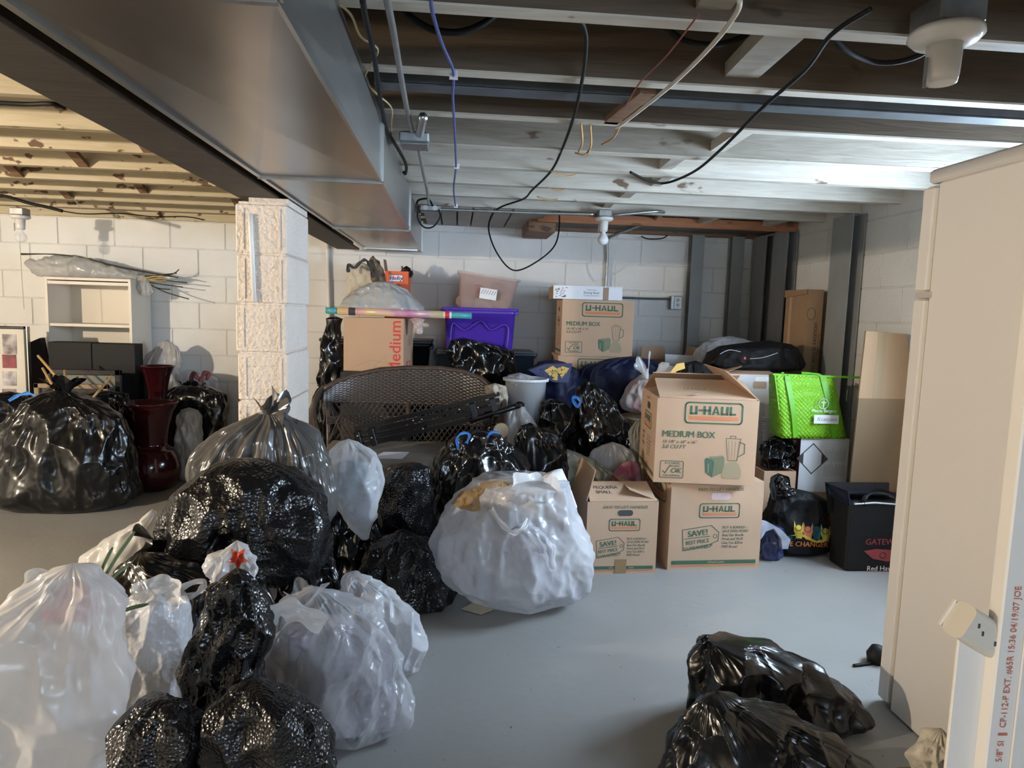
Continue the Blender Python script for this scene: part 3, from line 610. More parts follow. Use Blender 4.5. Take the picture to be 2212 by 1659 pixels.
# ---------------------------------------------------------------- centre: large open white bag
o = B['b19'] = bag('plastic_bag', 'large open white plastic bag stuffed with clothes on the floor in front of the boxes', [(1040, 1035, 1215), (1070, 995, 1230), (1110, 962, 1246), (1155, 938, 1262), (1200, 940, 1282), (1240, 962, 1272), (1280, 1005, 1240), (1310, 1050, 1200)], 2.76, k_wh2, .85, 191, amp=.018, streak=.018, lump=.05, neck=.25, nf=8, fold=.05, res=HR, ex=2.1, dome=.01)
ruffle(o, P(1150, 1085, 2.66), .13, .085, k_wht, 4, waves=3, name='crumpled_rim', r0=.08, dirv=(-.1, -.25, .9))
bag('bulge', None, [(1140, 1090, 1160), (1175, 1075, 1195), (1220, 1080, 1200), (1255, 1110, 1180)], 2.53, k_wh2, .40, 193, amp=.010, to_floor=False, parent=o, neck=.9, nf=6, fold=.05, facets=0, streak=.012)
loop(o, [P(1060, 1098, 2.52), P(1082, 1130, 2.46), P(1108, 1150, 2.43), P(1130, 1140, 2.44), P(1142, 1120, 2.47)], .02, k_wht)
tag(bag('cloth_bundle', 'brown and mustard clothing bunched in the mouth of the large white bag', [(1048, 1060, 1110), (1068, 1000, 1130), (1095, 975, 1130)], 2.68, mat('brown_mustard_clothes', (.30, .20, .13), .95, vscale=22, col2=(.40, .25, .06), bump=1., bscale=60), .5, 194, amp=.02, lump=.2, to_floor=False, facets=30, cat='clothes'), None)
t = P(1200, 1020, 2.86); bb = P(1232, 1120, 2.86)
mb = MB(); pr = []
for k in range(13):
    q = math.pi*2*k/13; pr.append(q)
mb.tube([P(1186, 1024, 2.84), P(1200, 1060, 2.83), P(1215, 1105, 2.82)], [.062, .066, .068], 20); ro = mb.build('paper_roll', mat('white_paper', (.78, .78, .80), .7), smooth=True)
tag(ro, 'white paper roll standing at the back of the large white bag', 'paper roll')
p_ = PZ(1012, 1318); tag(MB().prism([p_+Vector((-.03, 0, .004)), p_+Vector((.05, -.05, .004)), p_+Vector((.10, -.02, .010)), p_+Vector((.05, .06, .02))], (0, 0, .002)).build('paper_scrap', mat('tan_paper', (.50, .42, .30), .8)), 'torn tan paper scrap sticking out under the large white bag', 'paper')
# ---------------------------------------------------------------- right foreground pair
o = B['r1'] = bag('trash_bag', 'tall black trash bag beside the refrigerator', [(1383, 1512, 1540), (1392, 1508, 1640), (1420, 1500, 1720), (1470, 1493, 1800), (1530, 1492, 1868), (1590, 1500, 1897), (1640, 1510, 1900)], 1.86, k_blk2, .48, 201, amp=.016, lump=.04, neck=.5, nf=9, fold=.05, res=HR, ex=2.2, group='black bags by the refrigerator', dome=0)
ruffle(o, P(1522, 1388, 1.86), .02, .02, k_blk2, 2)
B['r2'] = bag('trash_bag', 'lower black trash bag in front of the tall one by the refrigerator', [(1508, 1520, 1570), (1525, 1500, 1640), (1560, 1475, 1730), (1600, 1450, 1800), (1659, 1428, 1868), (1740, 1415, 1900)], 1.52, k_blk2, .45, 211, amp=.016, lump=.05, neck=.7, nf=11, fold=.07, res=HR, group='black bags by the refrigerator')
# ---------------------------------------------------------------- middle pile
bag('trash_bag', 'black net-textured bag standing behind the shiny black one', [(1008, 845, 920), (1030, 826, 932), (1090, 820, 938), (1160, 822, 942)], 3.05, k_emb2, .8, 171, amp=.010, neck=.3, group=G2)
o = bag('trash_bag', 'crinkled shiny black trash bag with blue drawstring in front of the loveseat', [(937, 1000, 1072), (955, 968, 1100), (990, 945, 1126), (1035, 934, 1136), (1080, 935, 1130), (1140, 950, 1120)], 3.30, k_blk, .6, 181, amp=.022, lump=.10, neck=.5, nf=11, fold=.08, crease=11, group=G2)
for q in (((990, 972), (988, 945), (1003, 935), (1014, 940), (1008, 958)), ((1052, 945), (1062, 934), (1078, 934))): loop(o, [P(x, y, 3.10) for x, y in q], .012, k_blue, 'drawstring')
bag('trash_bag', 'matt black trash bag at the right end of the loveseat', [(928, 1130, 1165), (942, 1116, 1205), (980, 1116, 1230), (1030, 1108, 1232), (1090, 1125, 1215)], 3.36, k_blk2, .32, 251, amp=.014, neck=.7, nf=14, fold=.08, group=G2, lean=.1)
bag('trash_bag', 'dull black trash bag under the navy cloth bag', [(868, 1168, 1215), (895, 1160, 1240), (940, 1160, 1245), (1000, 1160, 1230)], 3.78, k_blk, .5, 261, amp=.018, group=G2)
o = bag('trash_bag', 'peaked shiny black trash bag with a blue tie', [(826, 1256, 1278), (845, 1240, 1300), (885, 1236, 1332), (925, 1236, 1362), (960, 1240, 1382), (985, 1248, 1378), (1060, 1255, 1360)], 3.85, k_blk, .42, 271, amp=.02, lump=.07, neck=.6, nf=8, fold=.10, crease=10, group=G2)
loop(o, [P(1247, 880, 3.70), P(1237, 862, 3.70), P(1246, 858, 3.70), P(1254, 868, 3.70), P(1246, 880, 3.70)], .016, k_blue, 'drawstring')
o = bag('cloth_bag', 'navy blue cloth bag heaped beside the white bucket', [(782, 1165, 1215), (800, 1146, 1250), (840, 1136, 1258), (880, 1132, 1262), (960, 1150, 1240)], 4.36, k_navy, .5, 281, amp=.02, group='navy cloth bags')
gb = o
mb = MB(); mb.add([P(1142, 800, 4.18), P(1178, 787, 4.18), P(1236, 786, 4.18), P(1228, 826, 4.16), P(1198, 826, 4.16), P(1160, 812, 4.16)], [(5, 4, 3, 2, 1, 0)]); mb2 = MB(); mb2.prism(mb.v, (0, .06, 0)); 
gf = mb2.build('gift_bag', mat('dotted_navy_paper', (.03, .038, .115), .4)); tag(gf, 'dark blue dotted gift bag with a yellow bow print on the navy bag', 'gift bag')
m_yel = mat('yellow_print', (.72, .45, .10), .5)
decal(gf, [((1176, 800), (1194, 790), (1204, 797), (1196, 808), (1188, 812)), ((1200, 797), (1216, 791), (1230, 796), (1222, 808), (1206, 805)), ((1192, 803), (1206, 802), (1204, 822), (1194, 820)), ((1206, 804), (1220, 808), (1214, 818))], 'bow_print', m_yel)
mb = MB()
for _ in range(26):
    x, y = rnd.uniform(1166, 1228), rnd.uniform(792, 818); mb.lathe([(.0001, 0), (.0035, 0)], P(x, y, 4.157), 6, 'y')
mb.build('dot_print', mat('white_print', (.8, .8, .8), .6), gf)
bag('cloth_bag', 'long navy blue cloth bag lying in front of the stacked cartons', [(776, 1330, 1400), (790, 1262, 1455), (815, 1246, 1485), (850, 1244, 1470), (900, 1250, 1440), (960, 1270, 1430)], 4.38, k_navy, .28, 291, amp=.02, lump=.10, ex=2.6, group='navy cloth bags')
o = bag('plastic_bag', 'white plastic bag of something pink, tied in a rabbit-ear knot', [(812, 1385, 1410), (822, 1370, 1435), (845, 1350, 1447), (870, 1342, 1445), (890, 1350, 1425)], 4.08, k_pnk, .7, 301, amp=.008, neck=.5, nf=9, fold=.09, to_floor=False, group=G2)
ruffle(o, P(1397, 815, 4.0), .055, .11, k_wh2, 3, dirv=(-.3, 0, 1), waves=2); ruffle(o, P(1410, 817, 4.0), .07, .11, k_wh2, 6, dirv=(.9, 0, .35), waves=2)
bk = MB().lathe([(.10, 0), (.13, .3), (.145, .55), (.152, .585), (.148, .60), (.14, .595), (.13, .55)], P(1392, 900, 4.10)*1 - Vector((0, 0, P(1392, 900, 4.10).z)), 28); tag(bk.build('laundry_basket', mat('tan_wood_strip', (.42, .32, .2), .6, var=.3, vscale=30), smooth=True), 'round tan basket under the knotted pink and white bag', 'basket')
bag('plastic_bag', 'beige plastic bag squeezed behind the opened carton', [(912, 1372, 1400), (930, 1360, 1420), (960, 1357, 1430), (990, 1364, 1425)], 3.66, k_tan, .22, 311, amp=.008, group=G2)
bag('plastic_bag', 'sagging tan grocery bag behind the small carton', [(978, 1205, 1245), (995, 1180, 1290), (1020, 1168, 1322), (1050, 1172, 1335), (1100, 1195, 1320)], 3.47, k_tan, .26, 321, amp=.010, neck=.5, nf=9, fold=.08, group=G2)
bag('plastic_bag', 'puffy white plastic bag beside the opened carton', [(962, 1300, 1345), (975, 1278, 1365), (1000, 1270, 1380), (1030, 1275, 1390), (1080, 1285, 1385)], 3.64, k_wht, .25, 331, amp=.008, nf=12, fold=.05, neck=.6, group=G2)
bag('plastic_bag', 'small pink and white plastic bag by the small carton', [(1002, 1345, 1375), (1018, 1328, 1384), (1040, 1318, 1386), (1090, 1325, 1380)], 3.42, plastic('pink_film', (.62, .45, .46), .3, wr=.5, white=True, col2=(.50, .10, .16)), .3, 341, amp=.006, group=G2)
# ---------------------------------------------------------------- left side
o = bag('trash_bag', 'huge black trash bag tied at the top beside the red vases', [(848, 105, 160), (865, 70, 205), (895, 35, 250), (940, 5, 275), (1000, -12, 288), (1060, -15, 296), (1100, -8, 298)], 4.10, k_blk2, .58, 401, amp=.02, lump=.07, neck=.6, nf=13, fold=.07, res=HR, group='black bags on the left')
ruffle(o, top(o), .09, .07, k_blk, 3, waves=3); ruffle(o, top(o)+Vector((.03, 0, 0)), .07, .08, k_blk, 13, waves=2)
o = bag('trash_bag', 'black trash bag with a bright blue drawstring behind the huge one', [(852, -10, 50), (870, -40, 75), (900, -60, 90), (960, -60, 70)], 4.55, k_blk2, .3, 411, amp=.02, group='black bags on the left')
loop(o, [P(18, 866, 4.42), P(40, 854, 4.42), P(62, 850, 4.42), P(80, 858, 4.42)], .02, k_blue, 'drawstring')
bag('trash_bag', 'flat black bag lying among the picture frames', [(850, 175, 275), (866, 165, 285), (900, 165, 290), (980, 180, 280)], 4.48, k_blk2, .18, 421, amp=.02, group='black bags on the left')
o = bag('trash_bag', 'square black trash bag against the wall beside the column', [(836, 385, 450), (848, 362, 486), (880, 352, 492), (940, 350, 490), (1000, 352, 488)], 4.92, k_blk2, .45, 431, amp=.012, ex=3., group='black bags on the left')
ruffle(o, P(402, 838, 4.95), .045, .045, k_blk, 5); ruffle(o, P(428, 838, 4.95), .045, .045, k_blk, 6)
bag('plastic_bag', 'dusty grey white plastic bag behind the red vases', [(886, 392, 425), (900, 384, 434), (950, 380, 438), (1000, 382, 436), (1020, 384, 432)], 4.72, plastic('dusty_film', (.42, .40, .36), .4, wr=.4, white=True), .7, 441, amp=.010, neck=.5, group='pale bags on the left')
bag('plastic_bag', 'cloudy plastic sheeting bundled against the far wall above the vases', [(740, 350, 372), (752, 330, 388), (775, 316, 390), (800, 312, 388), (825, 318, 385), (850, 325, 385)], 5.12, plastic('cloudy_film', (.55, .53, .50), .35, wr=.5, white=True, clear=.2), .3, 451, amp=.012, neck=.5, group='pale bags on the left', ex=2.)
o = bag('plastic_bag', 'white shopping bag with dark red straps by the far wall', [(805, 385, 440), (815, 368, 465), (835, 362, 472), (870, 365, 470)], 5.27, k_wh2, .28, 461, amp=.010, group='pale bags on the left')
m_strap = mat('dark_red_strap', (.09, .02, .03), .7)
for a in (((412, 825), (417, 806), (428, 820)), ((433, 826), (440, 808), (450, 806), (446, 822))): loop(o, [P(x, y, 5.0) for x, y in a], .03, m_strap)
# ================================================================ printing on faces
m_card = mat('brown_cardboard', (.51, .34, .222), .8, var=.10, vscale=3, bump=.08, bscale=25)
m_card2 = mat('darker_cardboard', (.36, .225, .125), .8, var=.14, vscale=3, bump=.08, bscale=25)
m_edge = mat('corrugated_edge', (.50, .34, .21), .9)
m_green = mat('green_ink', (.045, .125, .075), .7); m_org = mat('orange_ink', (.58, .20, .085), .7); m_dk = mat('dark_ink', (.05, .05, .05), .7); m_red = mat('red_ink', (.60, .035, .035), .6); m_w = mat('white_ink', (.8, .8, .8), .6)
m_greenf = mat('faded_green_ink', (.065, .125, .085), .7); m_tapec = mat('tan_tape', (.27, .18, .09), .3)
class Face:
    def __init__(s, O, u, v, parent, eps=.0012):
        s.O = Vector(O); s.u = Vector(u).normalized(); s.v = Vector(v).normalized(); s.n = s.u.cross(s.v).normalized(); s.p = parent; s.e = eps
    def pt(s, a, b, e=0): return s.O + s.u*a + s.v*b + s.n*(s.e+e)
    def text(s, txt, a, b, size, m, name='lettering', xs=1., shear=0., bold=0., rot=0., align='CENTER', parent=None, e=.0004):
        cu = bpy.data.curves.new('t', 'FONT'); cu.body = txt; cu.size = size; cu.align_x = align; cu.align_y = 'CENTER'; cu.shear = shear; cu.resolution_u = 3
        ob = bpy.data.objects.new('t', cu); me = bpy.data.meshes.new_from_object(ob); bpy.data.objects.remove(ob); bpy.data.curves.remove(cu)
        c, q = math.cos(rot), math.sin(rot); base = worldloc(parent or s.p)
        co = [(v.co.x, v.co.y) for v in me.vertices]; fa = [tuple(p.vertices) for p in me.polygons]; bpy.data.meshes.remove(me); vs = []; fs = []
        for k, dx in enumerate((-bold*size*.8, 0, bold*size*.8) if bold else (0,)):
            nb = len(vs); fs += [tuple(i+nb for i in f) for f in fa]
            for x, y in co: x = (x+dx)*xs; vs.append(s.pt(a + x*c - y*q, b + x*q + y*c, e+.00003*k) - base)
        me = bpy.data.meshes.new(name); me.from_pydata(vs, [], fs); me.update(); me.materials.append(m); o = bpy.data.objects.new(name, me); link(o, parent or s.p); return o
    def line(s, pts, w, m, closed=False, name='print', mb=None, e=0.):
        own = mb is None; mb = mb or MB(); n = len(pts); pts = [Vector((p[0], p[1])) for p in pts]
        for i in range(n if closed else n-1):
            a, b = pts[i], pts[(i+1) % n]; t = (b-a)
            if t.length < 1e-7: continue
            t = t.normalized(); q = Vector((-t.y, t.x))*w/2; a2, b2 = a-t*w/2, b+t*w/2
            c = [a2-q, b2-q, b2+q, a2+q]; mb.add([s.pt(p.x, p.y, e) for p in c], [(0, 1, 2, 3)])
        return mb.build(name, m, s.p) if own else mb
    def poly(s, pts, m, name='print', e=0., mb=None):
        own = mb is None; mb = mb or MB(); mb.add([s.pt(x, y, e) for x, y in pts], [tuple(range(len(pts)))]); return mb.build(name, m, s.p) if own else mb
    def rect(s, a0, b0, a1, b1, m, name='print', e=0.): return s.poly([(a0, b0), (a1, b0), (a1, b1), (a0, b1)], m, name, e)
def rrect(a0, b0, a1, b1, r, k=5):
    out = []
    for cx, cy, q0 in ((a1-r, b0+r, -90), (a1-r, b1-r, 0), (a0+r, b1-r, 90), (a0+r, b0+r, 180)):
        for i in range(k+1): q = math.radians(q0+90*i/k); out.append((cx+r*math.cos(q), cy+r*math.sin(q)))
    return out
def logo(F, ca, cb, w, h, m=None):
    m = m or m_green
    F.line(rrect(ca-w/2, cb-h/2, ca+w/2, cb+h/2, h*.18), h*.07, m, True, 'logo_border')
    # block letters U + H A U L
    mb = MB(); x0 = ca-w*.42; ww = w*.84; y0, y1 = cb-h*.08, cb+h*.34; H = y1-y0; t = H*.26
    def bar(a, b, c, d): F.poly([(a, b), (c, b), (c, d), (a, d)], m, mb=mb)
    L = ww/5.5; x = x0
    def U(x):
        bar(x, y0, x+t, y1); bar(x+L*.86-t, y0, x+L*.86, y1); bar(x, y0, x+L*.86, y0+t*.9)
    U(x); x += L
    bar(x-L*.02, (y0+y1)/2-t*.38, x+L*.6, (y0+y1)/2+t*.38); x += L*.55
    bar(x, y0, x+t, y1); bar(x+L*.86-t, y0, x+L*.86, y1); bar(x, (y0+y1)/2-t*.4, x+L*.86, (y0+y1)/2+t*.4); x += L
    F.poly([(x-L*.04, y0), (x+t*.95-L*.04, y0), (x+L*.5, y1), (x+L*.36, y1)], m, mb=mb); F.poly([(x+L*.86+L*.04-t*.95, y0), (x+L*.9, y0), (x+L*.54, y1), (x+L*.38, y1)], m, mb=mb); bar(x+L*.2, y0+H*.22, x+L*.66, y0+H*.22+t*.6); x += L
    U(x); x += L
    bar(x, y0, x+t, y1); bar(x, y0, x+L*.75, y0+t*.9)
    mb.build('logo_lettering', m, F.p)
    F.rect(ca-w*.43, cb-h*.34, ca+w*.43, cb-h*.16, m_org, 'logo_bar')
def appliance_art(F, ca, cb, s):
    g = m_greenf
    mb = MB()
    F.poly([(ca-.40*s, cb-.40*s), (ca-.24*s, cb-.52*s), (ca-.22*s, cb-.16*s), (ca-.27*s, cb-.09*s), (ca-.39*s, cb-.05*s), (ca-.43*s, cb-.10*s)], g, mb=mb); mb.build('toaster_front_print', g, F.p)
    mb = MB(); gp = mat('mid_green_ink', (.15, .19, .115), .7)
    F.poly([(ca-.235*s, cb-.52*s), (ca+.02*s, cb-.38*s), (ca+.03*s, cb-.06*s), (ca-.02*s, cb+.01*s), (ca-.34*s, cb-.03*s), (ca-.26*s, cb-.09*s), (ca-.215*s, cb-.16*s)], gp, mb=mb); mb.build('toaster_side_print', gp, F.p)
    mb = MB()
    F.poly([(ca+.02*s, cb-.53*s), (ca+.38*s, cb-.53*s), (ca+.42*s, cb-.48*s), (ca+.43*s, cb-.38*s), (ca+.40*s, cb-.26*s), (ca+.35*s, cb-.17*s), (ca+.28*s, cb-.12*s), (ca+.15*s, cb-.12*s), (ca+.07*s, cb-.17*s), (ca+.02*s, cb-.26*s), (ca-.01*s, cb-.38*s), (ca-.01*s, cb-.48*s)], g, mb=mb, e=.0003)
    mb.build('blender_base_print', mat('pale_green_ink', (.33, .27, .165), .7), F.p)
    mb = MB()
    F.line([(ca+.10*s, cb-.10*s), (ca+.04*s, cb+.42*s), (ca+.38*s, cb+.42*s), (ca+.32*s, cb-.10*s)], .012*s, g, True, mb=mb)
    F.line([(ca+.14*s, cb+.42*s), (ca+.14*s, cb+.48*s), (ca+.26*s, cb+.48*s), (ca+.26*s, cb+.42*s)], .012*s, g, mb=mb)
    F.line([(ca+.36*s, cb+.34*s), (ca+.47*s, cb+.30*s), (ca+.48*s, cb+.08*s), (ca+.35*s, cb+.0*s)], .02*s, g, mb=mb)
    for k in range(4): F.line([(ca+(.13+.06*k)*s, cb-.08*s), (ca+(.10+.08*k)*s, cb+.36*s)], .006*s, g, mb=mb)
    mb.build('blender_jug_print', g, F.p)
    mb = MB()
    for k in range(7): F.line([(ca-(.18-.03*k)*s, cb-.46*s+.016*k*s), (ca-(.18-.03*k)*s, cb-.09*s+.008*k*s)], .005*s, m_card, mb=mb, e=.0004)
    F.line([(ca-.26*s, cb-.045*s), (ca-.04*s, cb-.015*s)], .014*s, m_dk, mb=mb, e=.0004); F.line([(ca-.34*s, cb-.20*s), (ca-.335*s, cb-.40*s)], .02*s, m_dk, mb=mb, e=.0004); mb.build('toaster_line_print', mat('card_tone_ink', (.40, .29, .17), .8), F.p)
def face_medium(F, w, h):
    logo(F, w*.56, h*.84, w*.56, h*.24)
    F.text('MEDIUM BOX', w*.06, h*.58, h*.108, m_green, xs=.93, bold=.03, align='LEFT')
    F.text('18 1/8" x 18" x 16"', w*.065, h*.49, h*.052, m_greenf, xs=1., shear=.2, bold=.015, align='LEFT')
    F.text('3.0 CU FT', w*.06, h*.43, h*.065, m_greenf, shear=.25, bold=.02, align='LEFT')
    appliance_art(F, w*.68, h*.34, h*.5)
    F.line(rrect(w*.06, h*.06, w*.29, h*.26, h*.02), h*.008, m_greenf, True, 'stamp_border')
    F.text('8 U-HAUL', w*.18, h*.235, h*.034, m_greenf, xs=1.2, bold=.03); F.text('BOXES', w*.20, h*.20, h*.034, m_greenf, xs=1.2, bold=.03)
    F.text('OK', w*.215, h*.145, h*.085, m_greenf, shear=.2, bold=.03); F.line([(w*.085, h*.14), (w*.11, h*.115), (w*.145, h*.185)], h*.012, m_greenf, name='check_mark'); F.text('FOR SHIPPING', w*.175, h*.085, h*.032, m_greenf, bold=.03)
def face_handles(F, w, h, hole_m=None, k=1., url=True):
    F.text('EASY-TO-LIFT HANDLES', w*.53, h*.925, h*.05*k, m_greenf, shear=.25, bold=.01)
    F.poly(rrect(w*.43, h*.805, w*.64, h*.885, h*.035), hole_m or m_dk, 'hand_hole')
    logo(F, w*.53, h*.68, w*.43, h*.16)
    # price tag
    F.line([(w*.14, h*.46), (w*.16, h*.22), (w*.42, h*.28), (w*.53, h*.33), (w*.535, h*.43), (w*.45, h*.51)], h*.008, m_greenf, True, 'tag_border')
    F.line([(w*.497+.02*w*math.cos(q), h*.385+.02*w*math.sin(q)) for q in [math.pi*i/5 for i in range(10)]], h*.006, m_greenf, True, 'tag_hole')
    r = .12
    F.text('SAVE!', w*.31, h*.42, h*.095, m_green, rot=r, bold=.035); F.line([(w*.17, h*.355), (w*.44, h*.385)], h*.008, m_greenf, name='tag_rule')
    F.text('BEST PRICE', w*.31, h*.32, h*.062, m_green, rot=r, bold=.025, xs=.9); F.text('GUARANTEED*', w*.32, h*.255, h*.058, m_green, rot=r, bold=.025, xs=.85)
    for i, tx in enumerate(('"BUY A BUNDLE\u2014', ' SAVE EVEN MORE!', ' Beat Our Bundle', ' Prices and We\'ll', ' Give You $20 in', ' FREE Boxes!')):
        F.text(tx, w*.56, h*(.485-.045*i), h*.042, m_greenf, shear=.25, bold=.02, xs=.9, align='LEFT')
    F.rect(w*.04, h*.06, w*.96, h*.105, m_green, 'stripe'); F.rect(w*.04, h*.035, w*.96, h*.05, m_org, 'stripe')
    if url: F.text('uhaul.com', w*.52, h*.085, h*.04, mat('card_tone_ink', (.40, .29, .17), .8), bold=.03, xs=1.2, e=.0008)
def carton(name, label, c, w, d, h, yaw, m=None, flaps='closed', group=None, cat='box', tape=True):
    """c: front-left-bottom corner; returns thing, local matrix"""
    m = m or m_card; c = Vector(c); t = thing(name, c, label, cat, group); Mx = Matrix.Translation(c) @ Matrix.Rotation(yaw, 4, 'Z'); k = .005
    mb = MB(Mx); mb.box(0, w, 0, k, 0, h); mb.box(0, w, d-k, d, 0, h); mb.box(0, k, k, d-k, 0, h); mb.box(w-k, w, k, d-k, 0, h); mb.box(k, w-k, k, d-k, 0, k); mb.build('body', m, t)
    if flaps == 'closed':
        MB(Mx).box(0, w, 0, d/2-.001, h, h+k).build('flap', m, t); MB(Mx).box(0, w, d/2+.001, d, h, h+k).build('flap', m, t)
        if tape: MB(Mx).box(0, w, d/2-.025, d/2+.025, h+k, h+k+.001).build('tape', m_tapec, t)
    return t, Mx
def flap(t, Mx, a, b, inward, L, ang, m=None, taper=.01):
    """a,b local top-edge ends; inward: horizontal unit vector; ang: 0 = lying closed, 90 = upright, 180 = folded out"""
    a, b, i = Vector(a), Vector(b), Vector(inward); dv = i*math.cos(math.radians(ang)) + Vector((0, 0, 1))*math.sin(math.radians(ang))
    nrm = (b-a).cross(dv).normalized()*.004; e = (b-a).normalized()*taper
    MB(Mx).prism([a+e, b-e, b-e*2+dv*L, a+e*2+dv*L], nrm).build('flap', m or m_card, t)
def lf(Mx, side, w, d, h, t, eps=.0012):
    R3 = Mx.to_3x3()
    if side == 'front': return Face(Mx @ Vector((0, 0, 0)), R3 @ Vector((1, 0, 0)), (0, 0, 1), t, eps)
    if side == 'left': return Face(Mx @ Vector((0, d, 0)), R3 @ Vector((0, -1, 0)), (0, 0, 1), t, eps)
    if side == 'right': return Face(Mx @ Vector((w, 0, 0)), R3 @ Vector((0, 1, 0)), (0, 0, 1), t, eps)
GB = 'printed moving cartons'
# lower medium carton
w, d, h = .47, .46, .432
c0 = PZ(1441, 1231); yaw = math.atan2(.020, .47)
t, Mx = carton('moving_box', 'medium moving carton with hand hole on the floor under the opened one', c0, w, d, h, yaw, group=GB)
face_handles(lf(Mx, 'front', w, d, h, t), w, h, mat('pale_pink_cloth', (.65, .52, .55), .8)); F = lf(Mx, 'left', w, d, h, t); logo(F, d*.5, h*.84, d*.7, h*.22)
# upper medium carton, opened
w2, d2, h2 = .475, .46, .405; ya2 = math.radians(-7)
c1 = P(1411, 1043, 3.07); c1.z = h+.005
t, Mx = carton('moving_box', 'opened medium moving carton with picture of a toaster, on top of another', c1, w2, d2, h2, ya2, flaps='open', group=GB)
F = lf(Mx, 'front', w2, d2, h2, t); face_medium(F, w2, h2)
F = lf(Mx, 'left', w2, d2, h2, t); F.text('EASY-TO-LIFT', d2*.48, h2*.93, h2*.035, m_greenf); F.poly(rrect(d2*.42, h2*.80, d2*.6, h2*.88, h2*.035), m_dk, 'hand_hole'); logo(F, d2*.5, h2*.66, d2*.42, h2*.18)
for i, tx in enumerate(('SAVE!', 'BEST', 'PRICE')): F.text(tx, d2*.26, h2*(.46-.07*i), h2*.06, m_greenf, bold=.02)
for i, tx in enumerate(('"BUY A BUNDLE', 'SAVE EVEN MORE!', 'Beat Our Bundle', 'Prices and We\'ll', 'Give You $20 in', 'FREE Boxes!')): F.text(tx, d2*.5, h2*(.46-.045*i), h2*.036, m_greenf, align='LEFT', shear=.2)
F.rect(d2*.04, h2*.06, d2*.96, h2*.10, m_green, 'stripe'); F.rect(d2*.04, h2*.035, d2*.96, h2*.05, m_org, 'stripe')
flap(t, Mx, (0, 0, h2), (w2, 0, h2), (0, 1, 0), .23, 18); flap(t, Mx, (w2, d2, h2), (0, d2, h2), (0, -1, 0), .22, 26)
flap(t, Mx, (w2, 0, h2), (w2, d2, h2), (-1, 0, 0), .21, 40); flap(t, Mx, (0, d2, h2), (0, 0, h2), (1, 0, 0), .20, 6)
ff = Face(Mx @ Vector((w2*.15, .03, h2+.016)), Mx.to_3x3() @ Vector((1, 0, 0)), Mx.to_3x3() @ Vector((0, math.cos(.314), math.sin(.314))), t, .0045); ff.text('U-Haul', w2*.25, .06, .03, m_greenf, xs=1.2)
# small carton
w3, d3, h3 = .345, .33, .35; c2 = PZ(1263, 1240); ya3 = math.radians(2)
t, Mx = carton('moving_box', 'small moving carton with open flaps and a strip of tape beside the stacked cartons', c2, w3, d3, h3, ya3, flaps='open', group=GB)
F = lf(Mx, 'front', w3, d3, h3, t); face_handles(F, w3, h3, k=1.15, url=False); F.rect(w3*.42, 0, w3*.58, h3*.20, m_tapec, 'tape', .0012); F.text('uh', w3*.36, h3*.085, h3*.05, mat('card_tone_ink', (.40, .29, .17), .8), bold=.03, xs=1.2, e=.0008); F.text('om', w3*.65, h3*.085, h3*.05, mat('card_tone_ink', (.40, .29, .17), .8), bold=.03, xs=1.2, e=.0008)
flap(t, Mx, (0, 0, h3), (w3, 0, h3), (0, 1, 0), .15, 24); flap(t, Mx, (0, d3, h3), (0, 0, h3), (1, 0, 0), .15, 75); flap(t, Mx, (w3, 0, h3), (w3, d3, h3), (-1, 0, 0), .15, 20); flap(t, Mx, (w3, d3, h3), (0, d3, h3), (0, -1, 0), .15, 14)
a24 = math.radians(24); ff = Face(Mx @ Vector((.02, .0, h3)), Mx.to_3x3() @ Vector((1, 0, 0)), Mx.to_3x3() @ Vector((0, math.cos(a24), math.sin(a24))), t, .0048)
ff.text('PEQUE\u00d1A', .085, .10, .03, m_dk, bold=.02, xs=.9); ff.text('SMALL', .07, .065, .03, m_dk, bold=.02, xs=.9)
# far stack of three
w4, d4, h4 = .50, .38, .385; yb = 4.62
cT = P(1211, 768, yb)
for k, lab in ((0, 'top moving carton of the far stack, under the narrow white box'), (1, 'middle moving carton of the far stack, half hidden by the navy bag'), (2, 'bottom moving carton of the far stack, behind the navy bag')):
    hh = h4 if k < 2 else cT.z - h4 - .005*2 - .002
    zb = cT.z - (h4+.005)*k if k < 2 else 0
    t, Mx = carton('moving_box', lab, (cT.x - .015*k, yb+.01*k, zb), w4, d4, hh, math.radians(-2.5+1.5*k), group='far stack of cartons', flaps='closed')
    if k < 2: face_medium(lf(Mx, 'front', w4, d4, hh, t), w4, hh)
    if k == 0:
        F = lf(Mx, 'left', w4, d4, hh, t); F.poly(rrect(d4*.42, h4*.80, d4*.6, h4*.88, h4*.035), m_dk, 'hand_hole'); logo(F, d4*.5, h4*.62, d4*.4, h4*.15); F.rect(d4*.04, h4*.06, d4*.96, h4*.1, m_green, 'stripe')
        for i in range(5): F.text('Prices and We\'ll', d4*.5, h4*(.4-.05*i), h4*.04, m_greenf)
